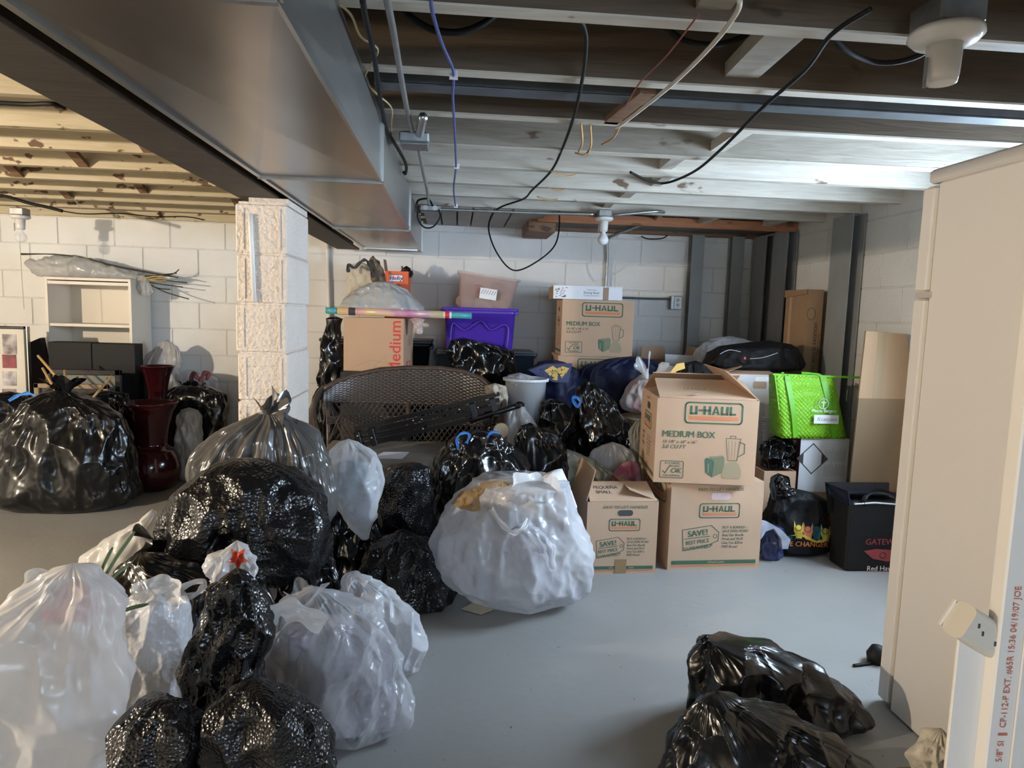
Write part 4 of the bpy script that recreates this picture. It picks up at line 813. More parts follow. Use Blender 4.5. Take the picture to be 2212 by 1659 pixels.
# narrow white box on it
zt = cT.z + h4 + .0065; m_whitebox = mat('white_printed_card', (.72, .72, .75), .5)
wq = P(1343, 640, 4.6).x - P(1195, 640, 4.6).x
t, Mx = carton('white_box', 'long narrow white printed box lying on the far carton stack', (P(1195, 640, 4.6).x, 4.60, zt), wq, .30, .086, math.radians(-2), m_whitebox, group=None)
F = lf(Mx, 'front', wq, .3, .086, t)
F.text('Drying Rack', wq*.55, .046, .022, m_dk); F.text('Collapsible Folding', wq*.55, .066, .009, m_dk); F.text('COLLAPSIBLE AND COMPACT', wq*.55, .026, .008, m_dk); F.rect(wq*.72, 0, wq*.80, .086, mat('tan_tape', (0, 0, 0)), 'tape', .0006)
mb = MB()
for i in range(24):
    a = wq*.02+rnd.random()*wq*.16; b = .008+rnd.random()*.066; F.poly([(a, b), (a+.012, b), (a+.012, b+.004), (a, b+.004)], m_dk, mb=mb)
mb.build('small_print', m_dk, t)
F = lf(Mx, 'left', wq, .3, .086, t); F.rect(.0, 0, .3, .086, m_card2, 'end_panel', -.0006)
# plain "Medium" carton, left of the totes
yM = 4.64; cM = P(742, 800, yM); zT = P(742, 686, yM).z; wM = P(876, 740, yM).x - cM.x; hM = zT - cM.z
t, Mx = carton('moving_box', 'plain brown carton marked in red sideways letters behind the loveseat', cM, wM, .25, hM, math.radians(-11), group=None)
F = lf(Mx, 'front', wM, .25, hM, t); F.text('Medium', wM*.87, hM*.47, .115, m_red, rot=math.pi/2, bold=.012, xs=.98)
F.line([(wM*.2, hM*.1), (wM*.5, hM*.22), (wM*.72, hM*.16)], .002, m_card2, name='crease_print'); F.line([(wM*.5, hM*.08), (wM*.7, hM*.30), (wM*.75, hM*.12), (wM*.5, hM*.08)], .002, m_card2, name='crease_print')
F = lf(Mx, 'right', wM, .25, hM, t); F.rect(.08, hM*.04, .18, hM*.2, m_red, 'stamp'); F.rect(.10, hM*.06, .16, hM*.18, m_card, 'stamp_inner', .0004)
for i in range(3): F.line([(.12+.03*i, hM*.5), (.135+.03*i, hM*.55), (.12+.03*i, hM*.6), (.14+.03*i, hM*.68)], .004, m_dk, name='pen_scrawl')
tag(MB().box(cM.x-.0, cM.x+wM+.05, yM-.12, yM+.25, 0, cM.z-.001).build('storage_crate', mat('dark_crate', (.02, .02, .022), .6)), 'dark crate hidden behind the loveseat, carrying the plain carton', 'crate')
# ---------------------------------------------------------------- plastic totes
def tote(name, label, c, w, d, h, m, taper=.04, rim=.02, open_=True, group=None, hand=True, tilt=None, wall=.004):
    """c: centre of base; tapered bin with rolled rim, ribs and end grips"""
    c = Vector(c); t = thing(name, c, label, 'storage bin', group); Mx = Matrix.Translation(c) @ (tilt or Matrix.Identity(4)); mb = MB(Mx); k = 6
    def ring(z, g, r=.03): return [(x, y, z) for x, y in rrect(-w/2+g, -d/2+g, w/2-g, d/2-g, r, 4)]
    lv = [(0, taper+.006), (.01, taper), (h-rim, rim*.6), (h-rim, -.006), (h, -.006), (h, .012), (h-.01, .012), (.01+wall, taper+wall), (.01+wall, w*.3)]
    rs = [ring(z, g) for z, g in lv]; n = len(rs[0]); vs = [p for r in rs for p in r]; fs = []
    for i in range(len(rs)-1):
        for q in range(n): l = (q+1) % n; fs.append((i*n+q, i*n+l, (i+1)*n+l, (i+1)*n+q))
    fs.append(tuple(range(n-1, -1, -1))); fs.append(tuple((len(rs)-1)*n+q for q in range(n))); mb.add(vs, fs); mb.build('body', m, t, True)
    for o in t.children: o.data.shade_smooth() if False else None
    if hand:
        for s in (-1, 1): MB(Mx).box(s*w/2-.016, s*w/2+.016, -.07, .07, h-.045, h-.012, .004).build('grip', m, t)
    return t, Mx
m_purple = mat('purple_plastic', (.085, .035, .42), .35); m_totek = mat('black_tote_plastic', (.012, .013, .015), .4, bump=.05, bscale=60); m_toteb = mat('dark_blue_grey_plastic', (.02, .028, .04), .35)
m_pinkc = mat('clear_pink_plastic', (.62, .44, .40), .2, alpha=.42)
yp = 4.98
zl = P(1040, 756, yp).z
t, Mx = tote('storage_bin', 'dark storage bin under the purple one', ((P(945, 760, yp).x+P(1152, 760, yp).x)/2, yp, zl-.46), P(1152, 760, yp).x-P(945, 760, yp).x, .46, .455, m_toteb, group='dark storage bins')
MB(Mx).box(-.35, .35, -.2, .2, .455, .462).build('lid', m_toteb, t)
t, Mx = tote('storage_bin', 'dark storage bin on the floor below the one that carries the purple bin', ((P(945, 760, yp).x+P(1152, 760, yp).x)/2, yp, 0), .70, .44, zl-.465, m_totek, group='dark storage bins')
wp = P(1113, 665, yp).x - P(958, 665, yp).x; zp = P(1040, 664, yp-.2).z; hp = zp - zl - .008
t, Mx = tote('storage_bin', 'bright purple plastic storage bin with a zigzag moulded front', ((P(958, 665, yp).x+P(1113, 665, yp).x)/2, yp-.02, zl+.004), wp, .42, hp, m_purple, taper=.03, rim=.022)
yf = -.42/2+.016
zz = [(-.40, .04), (-.38, .55), (-.34, .62), (-.2, .48), (0, .70), (.14, .50), (.30, .62), (.38, .52), (.36, .04)]
MB(Mx).tube(smooth_path([(a*wp, yf-.012+.0*b, b*hp) for a, b in zz], 4), .006, 6).build('moulded_rib', m_purple, t, True)
wc = P(1108, 640, yp).x - P(978, 640, yp).x
t, Mx = tote('storage_bin', 'clear pinkish plastic bin of odds and ends tilted inside the purple bin', ((P(978, 640, yp).x+P(1108, 640, yp).x)/2, yp-.02, zp-.06), wc, .36, .29, m_pinkc, taper=.045, rim=.012, hand=False, tilt=Matrix.Rotation(math.radians(7), 4, 'Y'))
F = Face(Mx @ Vector((-.03, -.175, .12)), Mx.to_3x3() @ Vector((1, 0, 0)), Mx.to_3x3() @ Vector((0, 0, 1)), t, .004); F.rect(-.02, 0, .10, .075, m_w, 'paper_label', .002)
for i in range(6): F.line([(-.01+.018*i, .035), (.002+.018*i, .065)], .003, m_dk, name='label_print', e=.003)
bs = Mx.translation
for k, (dx, dz, r, cc) in enumerate(((-.12, .10, .075, (.45, .36, .30)), (.0, .09, .08, (.55, .50, .42)), (.12, .10, .075, (.52, .46, .16)), (-.04, .19, .05, (.5, .1, .08)), (.1, .20, .055, (.30, .26, .2)))):
    mb = MB(); R_ = np.random.RandomState(k); pr = [(r*math.sin(math.pi*i/8)*(1+.1*R_.rand()) + .001, -r*math.cos(math.pi*i/8)*.8) for i in range(9)]
    tag(mb.lathe(pr, bs+Vector((dx, .0, dz)), 18).build('toy_bundle', mat('odds_%d' % k, cc, .8, var=.4, vscale=20), smooth=True), ('brown', 'cream', 'yellow', 'red', 'dull brown')[k] + ' rounded bundle inside the clear pinkish bin', 'bundle')
# black bin pair behind the plain carton
yq = 5.15; zq = P(820, 738, yq).z; xq = (P(704, 745, yq).x + P(932, 745, yq).x)/2; wq2 = P(932, 745, yq).x - P(704, 745, yq).x
t, Mx = tote('storage_bin', 'black storage bin behind the plain brown carton', (xq, yq, zq-.46), wq2, .40, .46, m_totek, group='black storage bins behind the loveseat')
MB(Mx).box(-wq2/2-.01, wq2/2+.01, -.21, .21, .46, .485, .006).build('lid', m_totek, t)
tote('storage_bin', 'black storage bin on the floor below the one behind the plain carton', (xq, yq, 0), wq2, .40, zq-.465, m_totek, group='black storage bins behind the loveseat')
# ---------------------------------------------------------------- right-hand stack
def P3(x, y, Y): return P(x, y, Y)
yw = 3.95; cW = P(1562, 808, yw); wW = P(1678, 808, yw).x - cW.x
t, Mx = carton('white_box', 'tall white carton with a cut-out handle under the duffel bag', (cW.x, yw, 0), wW, .36, cW.z, math.radians(-1), mat('white_carton', (.60, .61, .62), .6), flaps='open', group=None)
F = lf(Mx, 'front', wW, .36, cW.z, t); zz0 = cW.z
F.poly(rrect(wW*.56, zz0-.085, wW*.82, zz0-.04, .012), mat('tan_inner_card', (.40, .29, .19), .8), 'hand_hole'); F.poly(rrect(wW*.60, zz0-.04, wW*.88, zz0-.012, .01), mat('white_print', (.8, .8, .8), .6), 'hand_flap', .001); F.rect(0, zz0-.05, wW*.14, zz0-.03, mat('blue_ink', (.06, .2, .5), .5), 'blue_print')
MB(Mx).box(.02, wW-.02, .02, .34, cW.z-.02, cW.z-.012).build('inner_flap', m_card, t)
flap(t, Mx, (0, 0, cW.z), (wW, 0, cW.z), (0, 1, 0), .16, 12, m_card); flap(t, Mx, (0, .36, cW.z), (0, 0, cW.z), (1, 0, 0), .14, 20, m_card)
# hazard-label box and hidden support
yh = 3.58; cH = P(1722, 1062, yh); wH = P(1828, 1000, yh).x - cH.x; zH = P(1770, 947, yh).z
t, _ = carton('cardboard_box', 'low brown carton under the white box with the diamond label', (cH.x-.03, yh-.01, 0), wH+.02, .34, cH.z-.005, 0, m_card2, group=None)
t, Mx = carton('white_box', 'white box with a black diamond label under the green bag', (cH.x, yh, cH.z+.001), wH, .33, zH-cH.z-.006, math.radians(-3), mat('white_carton', (0, 0, 0)), group=None)
hH = zH-cH.z; F = lf(Mx, 'front', wH, .33, hH, t); cx_, cy_, r_ = wH*.26, hH*.62, hH*.28
F.line([(cx_-r_, cy_), (cx_, cy_-r_), (cx_+r_, cy_), (cx_, cy_+r_)], .006, m_dk, True, 'diamond_border'); F.poly([(cx_-r_, cy_), (cx_-r_*.60, cy_-r_*.40), (cx_-r_*.60, cy_+r_*.40)], m_dk, 'diamond_corner'); F.poly([(cx_+r_, cy_), (cx_+r_*.60, cy_+r_*.40), (cx_+r_*.60, cy_-r_*.40)], m_dk, 'diamond_corner')
mb = MB()
for i in range(26):
    a = wH*.52 + (i % 13)*wH*.034; b = hH*(.30 if i < 13 else .58); F.line([(a, b), (a, b+hH*(.16+.1*rnd.random()))], .0022, m_dk, mb=mb)
mb.build('small_print', mat('grey_ink', (.25, .25, .25), .7), t)
F = lf(Mx, 'left', wH, .33, hH, t); F.rect(0, 0, .33, hH, mat('dark_maroon_panel', (.07, .02, .025), .5), 'side_panel'); F.text('24', .26, hH*.82, .07, m_w, bold=.02, rot=math.pi/2); F.text('R', .26, hH*.45, .06, m_w, rot=math.pi/2)
# small brown carton and black bag in it
yc_ = 3.52; cC = P(1648, 1062, yc_); zC = P(1690, 1018, yc_).z; wC = P(1720, 1018, yc_).x - cC.x
t, Mx = carton('cardboard_box', 'brown carton holding a black bag beside the stacked cartons', (cC.x, yc_, 0), wC, .30, zC, 0, m_card, flaps='open', group=None)
bag('trash_bag', 'crinkled black bag stuffed into the brown carton', [(946, 1665, 1690), (958, 1650, 1712), (985, 1646, 1718), (1012, 1650, 1714)], 3.67, k_blk, .55, 501, amp=.02, crease=11, to_floor=False, group=G2)
# flat cartons leaning on the right wall
fl = thing('flat_carton', (2.40, 4.45, 0), 'tall flat brown carton with printing leaning on the side wall behind the duffel', 'box')
a = PX(1795, 626, 2.44); zt = a.z; y0, y1 = 4.27, 4.56
mb = MB(); x1 = 2.41; xo = 2.30
for o_ in (0,): mb.add([(xo, y0, 0), (x1, y0, 0), (x1, y1, 0), (xo, y1, 0), (xo, y0, zt), (x1, y0, zt), (x1, y1, zt), (xo, y1, zt)], [(3, 2, 1, 0), (4, 5, 6, 7), (0, 1, 5, 4), (1, 2, 6, 5), (2, 3, 7, 6), (3, 0, 4, 7)])
mb.build('body', m_card2, fl)
MB().box(xo-.004, xo, y0+.20, y0+.23, 0, zt-.04).build('seam_flap', m_card, fl)
MB().prism([(xo-.012, y0-.004, zt), (xo-.012, y1, zt), (xo-.012, y1, zt-.05), (xo-.012, y0-.004, zt-.03)], (.008, 0, 0)).build('top_flap', m_card2, fl)
F = Face((xo, y0, 0), (1, 0, 0), (0, 0, 1), fl, .001)
F.text('HOLIDAY FLOOR DISPLAY', (x1-xo)*.62, zt-.42, .034, m_dk, rot=-math.pi/2, bold=.01); F.text('Final MITCHELL', (x1-xo)*.88, zt-.36, .022, m_dk, rot=-math.pi/2)
F.line([((x1-xo)*.3+.028*math.cos(q), zt-.16+.04*math.sin(q)) for q in [math.pi*i/8 for i in range(16)]], .003, m_dk, True, 'round_mark')
sh = thing('cardboard_sheet', (2.25, 3.4, 0), 'large folded cardboard sheet leaning on the side wall by the refrigerator', 'cardboard')
ta, tb, ba, bb2 = P(1871, 715, 3.46), P(1962, 722, 3.46), P(1832, 1066, 3.34), P(1962, 1080, 3.34)
ta.x = min(ta.x, 2.43); zf = P(1850, 860, 3.37).z
tb = Vector((2.44, 3.46, ta.z-.01)); ml, mr = ba.lerp(ta, .0), None
ba = Vector((ba.x, 3.34, 0)); bb2 = Vector((2.44, 3.34, 0)); mL = Vector((P(1855, 860, 3.37).x, 3.37, zf)); mR = Vector((2.44, 3.37, zf))
MB().prism([mL, mR, tb, ta], (0, .012, 0)).build('upper_panel', m_card2, sh); MB().prism([ba, bb2, mR, mL], (0, .012, 0)).build('lower_panel', mat('dark_kraft', (.21, .135, .072), .8, var=.15, vscale=3), sh)
q0 = mL.lerp(mR, .26); q1 = ta.lerp(tb, .30); MB().prism([q0+Vector((0, -.0015, 0)), q0+Vector((.05, -.0015, 0)), q1+Vector((.05, -.0015, 0)), q1+Vector((0, -.0015, 0))], (0, .001, 0)).build('tape', m_tapec, sh)
# open carton with a white card near the far corner
yo = 4.75; cO = P(1405, 800, yo); wO = P(1505, 790, yo).x - cO.x; zO = P(1440, 782, yo).z
t, Mx = carton('cardboard_box', 'open brown carton with upright flaps near the far corner', (cO.x, yo, 0), wO, .3, zO, 0, m_card2, flaps='open', group=None)
flap(t, Mx, (0, .3, zO), (wO*.62, .3, zO), (0, -1, 0), .10, 100, m_card); flap(t, Mx, (wO, 0, zO), (wO, .3, zO), (-1, 0, 0), .11, 100, m_card)
MB().prism([P(1437, 794, 4.72), P(1496, 797, 4.72), P(1496, 768, 4.74), P(1437, 765, 4.74)], (0, .006, 0)).build('white_card', m_whitebox, t)
# ================================================================ wicker loveseat
m_wick = mat('dark_brown_wicker', (.085, .060, .046), .36, var=.45, vscale=60); m_wick2 = mat('brown_wicker_core', (.018, .013, .011), .7)
m_seat = mat('grey_brown_cushion', (.32, .285, .245), .9, var=.2, vscale=20, bump=.3, bscale=120)
YL = 4.16
lv = thing('wicker_loveseat', ((P(700, 900, YL).x+P(1070, 900, YL).x)/2, 3.85, 0), 'dark brown woven wicker loveseat with lattice back', 'loveseat')
xl, xr = P(712, 870, YL).x, P(1066, 870, YL).x
topc = [(700, 842), (722, 826), (760, 812), (820, 800), (880, 796), (950, 797), (1000, 804), (1040, 818), (1066, 838), (1076, 852)]
tx = np.array([P(x, y, YL).x for x, y in topc]); tz = np.array([P(x, y, YL).z for x, y in topc])
zb0 = P(712, 866, YL).z; zb1 = P(1066, 876, YL).z
def backy(x, z): return YL + .05*max(0, (z-.62))/.25 - .10*((x-(xl+xr)/2)/((xr-xl)/2))**4*.6
# core sheet + strands of the woven band
def band(name, xa, xb, zlo, zhi, rows, stake=.021):
    nx = int((xb-xa)/stake); mb = MB()
    for r in range(rows):
        pts = []
        for i in range(nx*2+1):
            x = xa+(xb-xa)*i/(nx*2); lo, hi = zlo(x), zhi(x); z = lo+(hi-lo)*(r+.5)/rows
            s = .0045*math.cos(math.pi*i/1. + math.pi*(r % 2)) if i % 2 == 0 else .0
            s = .004*(1 if ((i//2+r) % 2 == 0) else -1)*(1 if i % 2 == 0 else 0)
            pts.append((x, backy(x, z)-.006+s, z))
        hz = np.mean([zhi(x)-zlo(x) for x in (xa*.5+xb*.5,)])/rows; mb.ribbon(pts, hz*.62, (0, -1, 0), .003)
    o = mb.build(name, m_wick, lv); o['kind'] = 'stuff'
    mb = MB()
    for i in range(0, nx+1):
        x = xa+(xb-xa)*i/nx; mb.ribbon([(x, backy(x, zlo(x)+(zhi(x)-zlo(x))*t)-.004, zlo(x)+(zhi(x)-zlo(x))*t) for t in (0, .25, .5, .75, 1)], .006, (0, -1, 0), .004)
    o = mb.build('stakes', m_wick2, lv); o['kind'] = 'stuff'
zt_ = lambda x: float(np.interp(x, tx, tz)); zb_ = lambda x: zb0+(zb1-zb0)*(x-xl)/(xr-xl)
band('woven_band', P(704, 860, YL).x, P(1072, 860, YL).x, zb_, zt_, 20)
mb = MB(); N_ = 30
for i in range(N_):
    x0, x1 = xl+(xr-xl)*i/N_, xl+(xr-xl)*(i+1)/N_
    mb.add([(x0, backy(x0, zb_(x0))+.004, zb_(x0)), (x1, backy(x1, zb_(x1))+.004, zb_(x1)), (x1, backy(x1, zt_(x1))+.004, zt_(x1)), (x0, backy(x0, zt_(x0))+.004, zt_(x0))], [(0, 1, 2, 3)])
mb.build('band_core', m_wick2, lv)
mb = MB(); mb.tube([(x, backy(x, z), z) for x, z in zip(tx, tz)], .016, 8); mb.build('top_rail', m_wick, lv, True)
mb = MB(); mb.tube([(x, backy(x, zb_(x)), zb_(x)) for x in np.linspace(xl, xr, 12)], .008, 6); mb.build('band_rail', m_wick, lv, True)
zs = .40
# lattice strips, one object each
nl = 30; zlat0, zlat1 = zs+.02, None
for s in (-1, 1):
    for i in range(nl):
        x = xl + (xr-xl)*(i+.5)/nl; L = zb_(x)-zs; dx = .085*s; a = Vector((x-dx, backy(x, zs), zs)); b = Vector((x+dx, backy(x, zb_(x)), zb_(x)))
        a.x = min(max(a.x, xl), xr); b.x = min(max(b.x, xl), xr); y_ = -.003*s
        MB().ribbon([a+Vector((0, y_, 0)), b+Vector((0, y_, 0))], .007, (0, -1, 0), .003).build('lattice_strip', m_wick, lv)
band('lower_woven_band', xl, xr, lambda x: .515, lambda x: .565, 5)
for x in (xl, (P(882, 900, YL)).x, xr): MB().tube([(x, YL, .0 if x != P(882, 900, YL).x else zs), (x, backy(x, zb_(x)), zb_(x)+.01)], .014, 8).build('post', m_wick, lv, True)
def wrap(mb, p0, p1, r, n):
    for i in range(n):
        t0, t1 = i/n, (i+.8)/n; a = Vector(p0).lerp(Vector(p1), t0); b = Vector(p0).lerp(Vector(p1), t1); mb.tube([a, b], r, 8)
mb = MB(); wrap(mb, (xl, YL-.004, .1), (xl, YL-.004, zb0), .018, 40); o = mb.build('post_wrapping', m_wick, lv, True); o['kind'] = 'stuff'
# left arm: curved woven band sweeping forward
ap = smooth_path([P(700, 845, YL), P(684, 858, 4.05), P(674, 880, 3.92), P(672, 905, 3.75), P(678, 950, 3.62), Vector((P(676, 960, 3.6).x, 3.58, .30)), Vector((P(676, 960, 3.6).x, 3.57, 0))], 6)
mb = MB()
for j, off in enumerate((-.03, -.01, .01, .03)): mb.tube([p+Vector((off*.4, 0, off)) for p in ap], .013, 6)
mb.build('arm_left', m_wick, lv, True)
apr = smooth_path([P(1074, 850, YL), Vector((P(1080, 860, 4.1).x, 4.0, .70)), Vector((P(1082, 880, 3.9).x, 3.7, .62)), Vector((P(1085, 900, 3.6).x, 3.58, .3)), Vector((P(1085, 900, 3.6).x, 3.57, 0))], 6)
mb = MB()
for j, off in enumerate((-.03, -.01, .01, .03)): mb.tube([p+Vector((off*.4, 0, off)) for p in apr], .013, 6)
mb.build('arm_right', m_wick, lv, True)
x0, x1 = xl+.0, xr-.0
MB().box(x0, x1, 3.58, YL, .30, .335).build('seat_base', m_wick, lv)
cu = MB(); pr = rrect(3.56, .335, YL-.02, .415, .035, 5)
cu.prism([Vector((x0+.03, y, z)) for y, z in pr], (x1-x0-.06, 0, 0)); cu.build('seat_cushion', m_seat, lv)
MB().box(x0, x1, 3.585, 3.60, .12, .30).build('apron', m_wick2, lv)
for s in (x0+.02, x1-.02): MB().box(s-.02, s+.02, 3.59, 3.63, 0, .30).build('leg', m_wick, lv)
# folded canopy frame lying across the seat
m_blkmet = mat('black_powder_coat', (.006, .006, .007), .32); m_riv = mat('bright_rivet', (.7, .7, .7), .25, 1.)
A, Bp = P(772, 958, 3.72), P(1078, 884, 3.62); A.z = max(A.z, .455)
fr = thing('folded_canopy_frame', A, 'folded black metal canopy frame lying across the loveseat seat', 'canopy frame')
dv = (Bp-A); up_ = Vector((0, 0, 1)); 
offs = [(-.02, .055), (.015, .05), (-.025, .02), (.01, .018), (-.02, -.015), (.02, -.018), (0, .085)]
for i, (oy, oz) in enumerate(offs):
    s0, s1 = (-.02+.02*(i % 3)), 1.0+(-.03*(i % 2)); MB().beam(A+dv*s0+Vector((0, oy, oz)), A+dv*s1+Vector((0, oy, oz)), .022, .022).build('bar', m_blkmet, fr)
MB().tube([A+dv*.8+Vector((0, -.03, -.02)), A+dv*1.14+Vector((0, -.03, -.0))], .016, 10).build('pole', m_blkmet, fr, True)
MB().lathe([(.01, 0), (.026, .005), (.026, .02), (.012, .03)], A+dv*1.14+Vector((0, -.03, -.01)), 12).build('knob', m_blkmet, fr)
for s in (.02, .12, .83, .97): MB(Matrix.Translation(A+dv*s) @ Matrix.Rotation(-math.atan2(dv.z, dv.x), 4, 'Y')).box(-.016, .016, -.042, .036, -.03, .07, .003).build('clamp', m_blkmet, fr)
for s, oz in ((.01, .05), (.11, .02), (.40, .06), (.46, .055), (.47, .0), (.72, .06), (.85, .045), (.97, .1)): MB().lathe([(.006, -.004), (.005, -.008), (.001, -.009)], A+dv*s+Vector((0, -.047, oz)), 8, 'y').build('rivet', m_riv, fr)
# papers and small things on the loveseat
tag(MB().prism([Vector((P(805, 975, 3.65).x, 3.60, .4165)), Vector((P(870, 975, 3.65).x, 3.60, .4165)), Vector((P(885, 960, 3.8).x, 3.78, .4165)), Vector((P(830, 960, 3.8).x, 3.78, .4165))], (0, 0, .001)).build('paper_sheet', mat('white_paper', (0, 0, 0))), 'white sheet of paper on the loveseat cushion', 'paper')
m_wd = mat('pale_wood', (.58, .45, .29), .6, var=.25, vscale=30, stretch=(8, 1, 1)); c = P(1082, 930, 3.55)
tag(MB().lathe([(.001, -.01), (.040, -.01), (.042, 0), (.040, .01), (.001, .01)], c, 28, 'y').build('wooden_disc', m_wd, smooth=False), 'round pale wooden disc beside the folded canopy frame', 'wooden disc')
# paper bag, white bucket and white bag at the right end of the loveseat
m_kraft = mat('crumpled_kraft_paper', (.60, .50, .38), .8, var=.3, vscale=12, bump=.8, bscale=16)
bag('paper_bag', 'crumpled brown and white paper bag on the loveseat arm', [(835, 1052, 1085), (850, 1050, 1090), (875, 1056, 1092), (895, 1068, 1094)], 3.86, m_kraft, .6, 601, amp=.014, to_floor=False, ex=3, facets=40)
bc = P(1134, 880, 4.06); m_bk = mat('white_bucket_plastic', (.80, .81, .83), .4); bk_ = thing('bucket', (bc.x, bc.y, 0), 'white plastic bucket lined with a white bag beside the loveseat', 'bucket')
ztop = P(1128, 822, 4.06).z; MB().lathe([(.07, 0), (.10, .02), (.125, ztop), (.14, ztop), (.142, ztop+.015), (.128, ztop+.018), (.12, ztop), (.10, ztop-.1)], (bc.x, bc.y, 0), 32).build('body', m_bk, bk_, True)
bag('liner', None, [(812, 1105, 1140), (820, 1092, 1155), (832, 1098, 1164)], 4.04, k_wh2, .9, 603, amp=.012, to_floor=False, parent=bk_, fold=.1)
o = bag('plastic_bag', 'white plastic bag with pink print and blue drawstring beside the canopy frame', [(880, 1105, 1130), (895, 1090, 1145), (920, 1086, 1158), (938, 1088, 1162), (970, 1090, 1160)], 3.78, k_wht, .5, 604, amp=.008, group=G2)
loop(o, [P(1135, 934, 3.62), P(1150, 926, 3.62), P(1160, 936, 3.62)], .012, k_blue, 'drawstring')
# ================================================================ things on the plain carton
zc = zT+.008; mb = None
o = bag('plastic_bag', 'silvery white plastic bag slumped on the plain brown carton', [(612, 800, 850), (625, 775, 880), (645, 750, 900), (662, 738, 912), (680, 745, 914)], 4.74, plastic('silver_film', (.58, .59, .58), .22, wr=.6, wscale=7, white=True, clear=.1, coat=.3), .48, 611, amp=.012, streak=.02, facets=0, neck=.6, nf=9, fold=.10, to_floor=False, zmin=zc)
bag('hanging_corner', None, [(690, 885, 915), (705, 895, 914), (722, 902, 912)], 4.57, k_pnk, .3, 612, amp=.004, to_floor=False, parent=o)
rl = thing('gift_wrap_roll', P(860, 680, 4.50), 'shrink-wrapped roll of pastel gift wrap lying across the plain carton', 'gift wrap')
a, b = P(704, 677, 4.55), P(1019, 681, 4.55); zr_ = zT+.006+.027
a.z = zr_+.012; b.z = zr_+.004
def rollmat():
    m, nt, bb = nodes('pastel_wrap'); N, L = nt.nodes, nt.links; tc = N.new('ShaderNodeTexCoord'); n = N.new('ShaderNodeTexNoise'); n.inputs['Scale'].default_value = 6; L.new(tc.outputs['Object'], n.inputs[0])
    r = N.new('ShaderNodeValToRGB'); e = r.color_ramp.elements; e[0].position = .35; e[0].color = (.62, .22, .38, 1); e[1].position = .62; e[1].color = (.70, .55, .25, 1); x = e.new(.5); x.color = (.72, .45, .40, 1); L.new(n.outputs[0], r.inputs[0]); L.new(r.outputs[0], bb.inputs['Base Color']); bb.inputs['Roughness'].default_value = .25; return m
MB().tube([a.lerp(b, .08), a.lerp(b, .80)], .025, 20).build('wrap', rollmat(), rl, True)
m_teal = mat('teal_wrap', (.08, .40, .42), .35)
MB().tube([a, a.lerp(b, .08)], .021, 18).build('end', m_teal, rl, True); MB().tube([a.lerp(b, .80), b], .022, 18).build('end', m_teal, rl, True)
MB().tube([a.lerp(b, .80), a.lerp(b, .86)], .0235, 18).build('label_band', m_w, rl, True); MB().tube([a.lerp(b, .815), a.lerp(b, .845)], .0245, 18).build('red_label', m_red, rl, True); MB().tube([a.lerp(b, .155), a.lerp(b, .20)], .0262, 18).build('black_band', m_dk, rl, True)
# canvas tote
m_canv = mat('natural_canvas', (.62, .56, .45), .9, bump=.3, bscale=150); m_plaid = mat('brown_plaid_canvas', (.30, .21, .13), .9, vscale=16, col2=(.05, .035, .03), detail=1)
ct = thing('canvas_tote', P(790, 640, 4.95), 'natural canvas tote bag with black straps and plaid pocket', 'tote bag')
bag('body', None, [(572, 762, 796), (584, 753, 816), (620, 750, 824), (680, 752, 826)], 4.99, m_canv, .38, 621, amp=.008, ex=3, to_floor=False, parent=ct, neck=.1, zmin=zq+.03)
loop(ct, [P(753, 588, 4.85), P(752, 572, 4.86), P(766, 578, 4.84), P(779, 566, 4.85), P(790, 562, 4.86), P(800, 575, 4.86), P(806, 600, 4.84)], .022, m_dk, 'strap', n=(.2, -1, .3))
bag('plaid_pocket', None, [(558, 800, 812), (566, 795, 820), (590, 800, 830), (625, 806, 832)], 4.90, m_plaid, .5, 622, amp=.006, to_floor=False, parent=ct)
loop(ct, [P(802, 560, 4.84), P(812, 585, 4.80), P(822, 620, 4.80)], .02, m_dk, 'strap')
# orange box
hb = P(832, 625, 4.92); wb_ = P(882, 620, 4.92).x-hb.x; hz = P(850, 586, 4.92).z
m_orange = mat('orange_card', (.80, .13, .03), .45)
t, Mx = carton('trash_bag_box', 'open orange carton of trash bags behind the silvery bag', (hb.x, 4.90, zq+.028), wb_, .15, hz-zq-.028, math.radians(-3), m_orange, flaps='open', group=None)
hh = hz-zq-.028; F = lf(Mx, 'front', wb_, .15, hh, t); F.rect(wb_*.18, hh-.075, wb_*.78, hh-.025, mat('navy_ink', (.02, .02, .2), .5), 'logo_border', 0); F.rect(wb_*.20, hh-.072, wb_*.76, hh-.028, m_w, 'logo_panel', .0004); F.text('Hefty', wb_*.48, hh-.05, .042, mat('navy_ink', (0, 0, 0)), shear=.15, bold=.03, e=.001)
F.text('Strong', wb_*.5, hh-.092, .02, m_dk, bold=.03); F.poly([(wb_*.22, hh-.15), (wb_*.5, hh-.105), (wb_*.8, hh-.15), (wb_*.5, hh-.22)], m_dk, 'diamond_print'); F.line([(wb_*.5+.012*math.cos(q), hh-.15+.012*math.sin(q)) for q in [math.pi*i/5 for i in range(10)]], .004, m_w, True, 'ring_print', e=.0005)
flap(t, Mx, (0, .15, hh), (0, 0, hh), (1, 0, 0), .085, 98, m_card2); flap(t, Mx, (wb_*.55, .15, hh), (wb_*.7, .15, hh), (0, -1, 0), .05, 70, m_card2)
bag('bag_roll', None, [(580, 870, 886), (590, 866, 890), (600, 868, 888)], 4.98, k_blk, .8, 631, amp=.006, to_floor=False, parent=t)
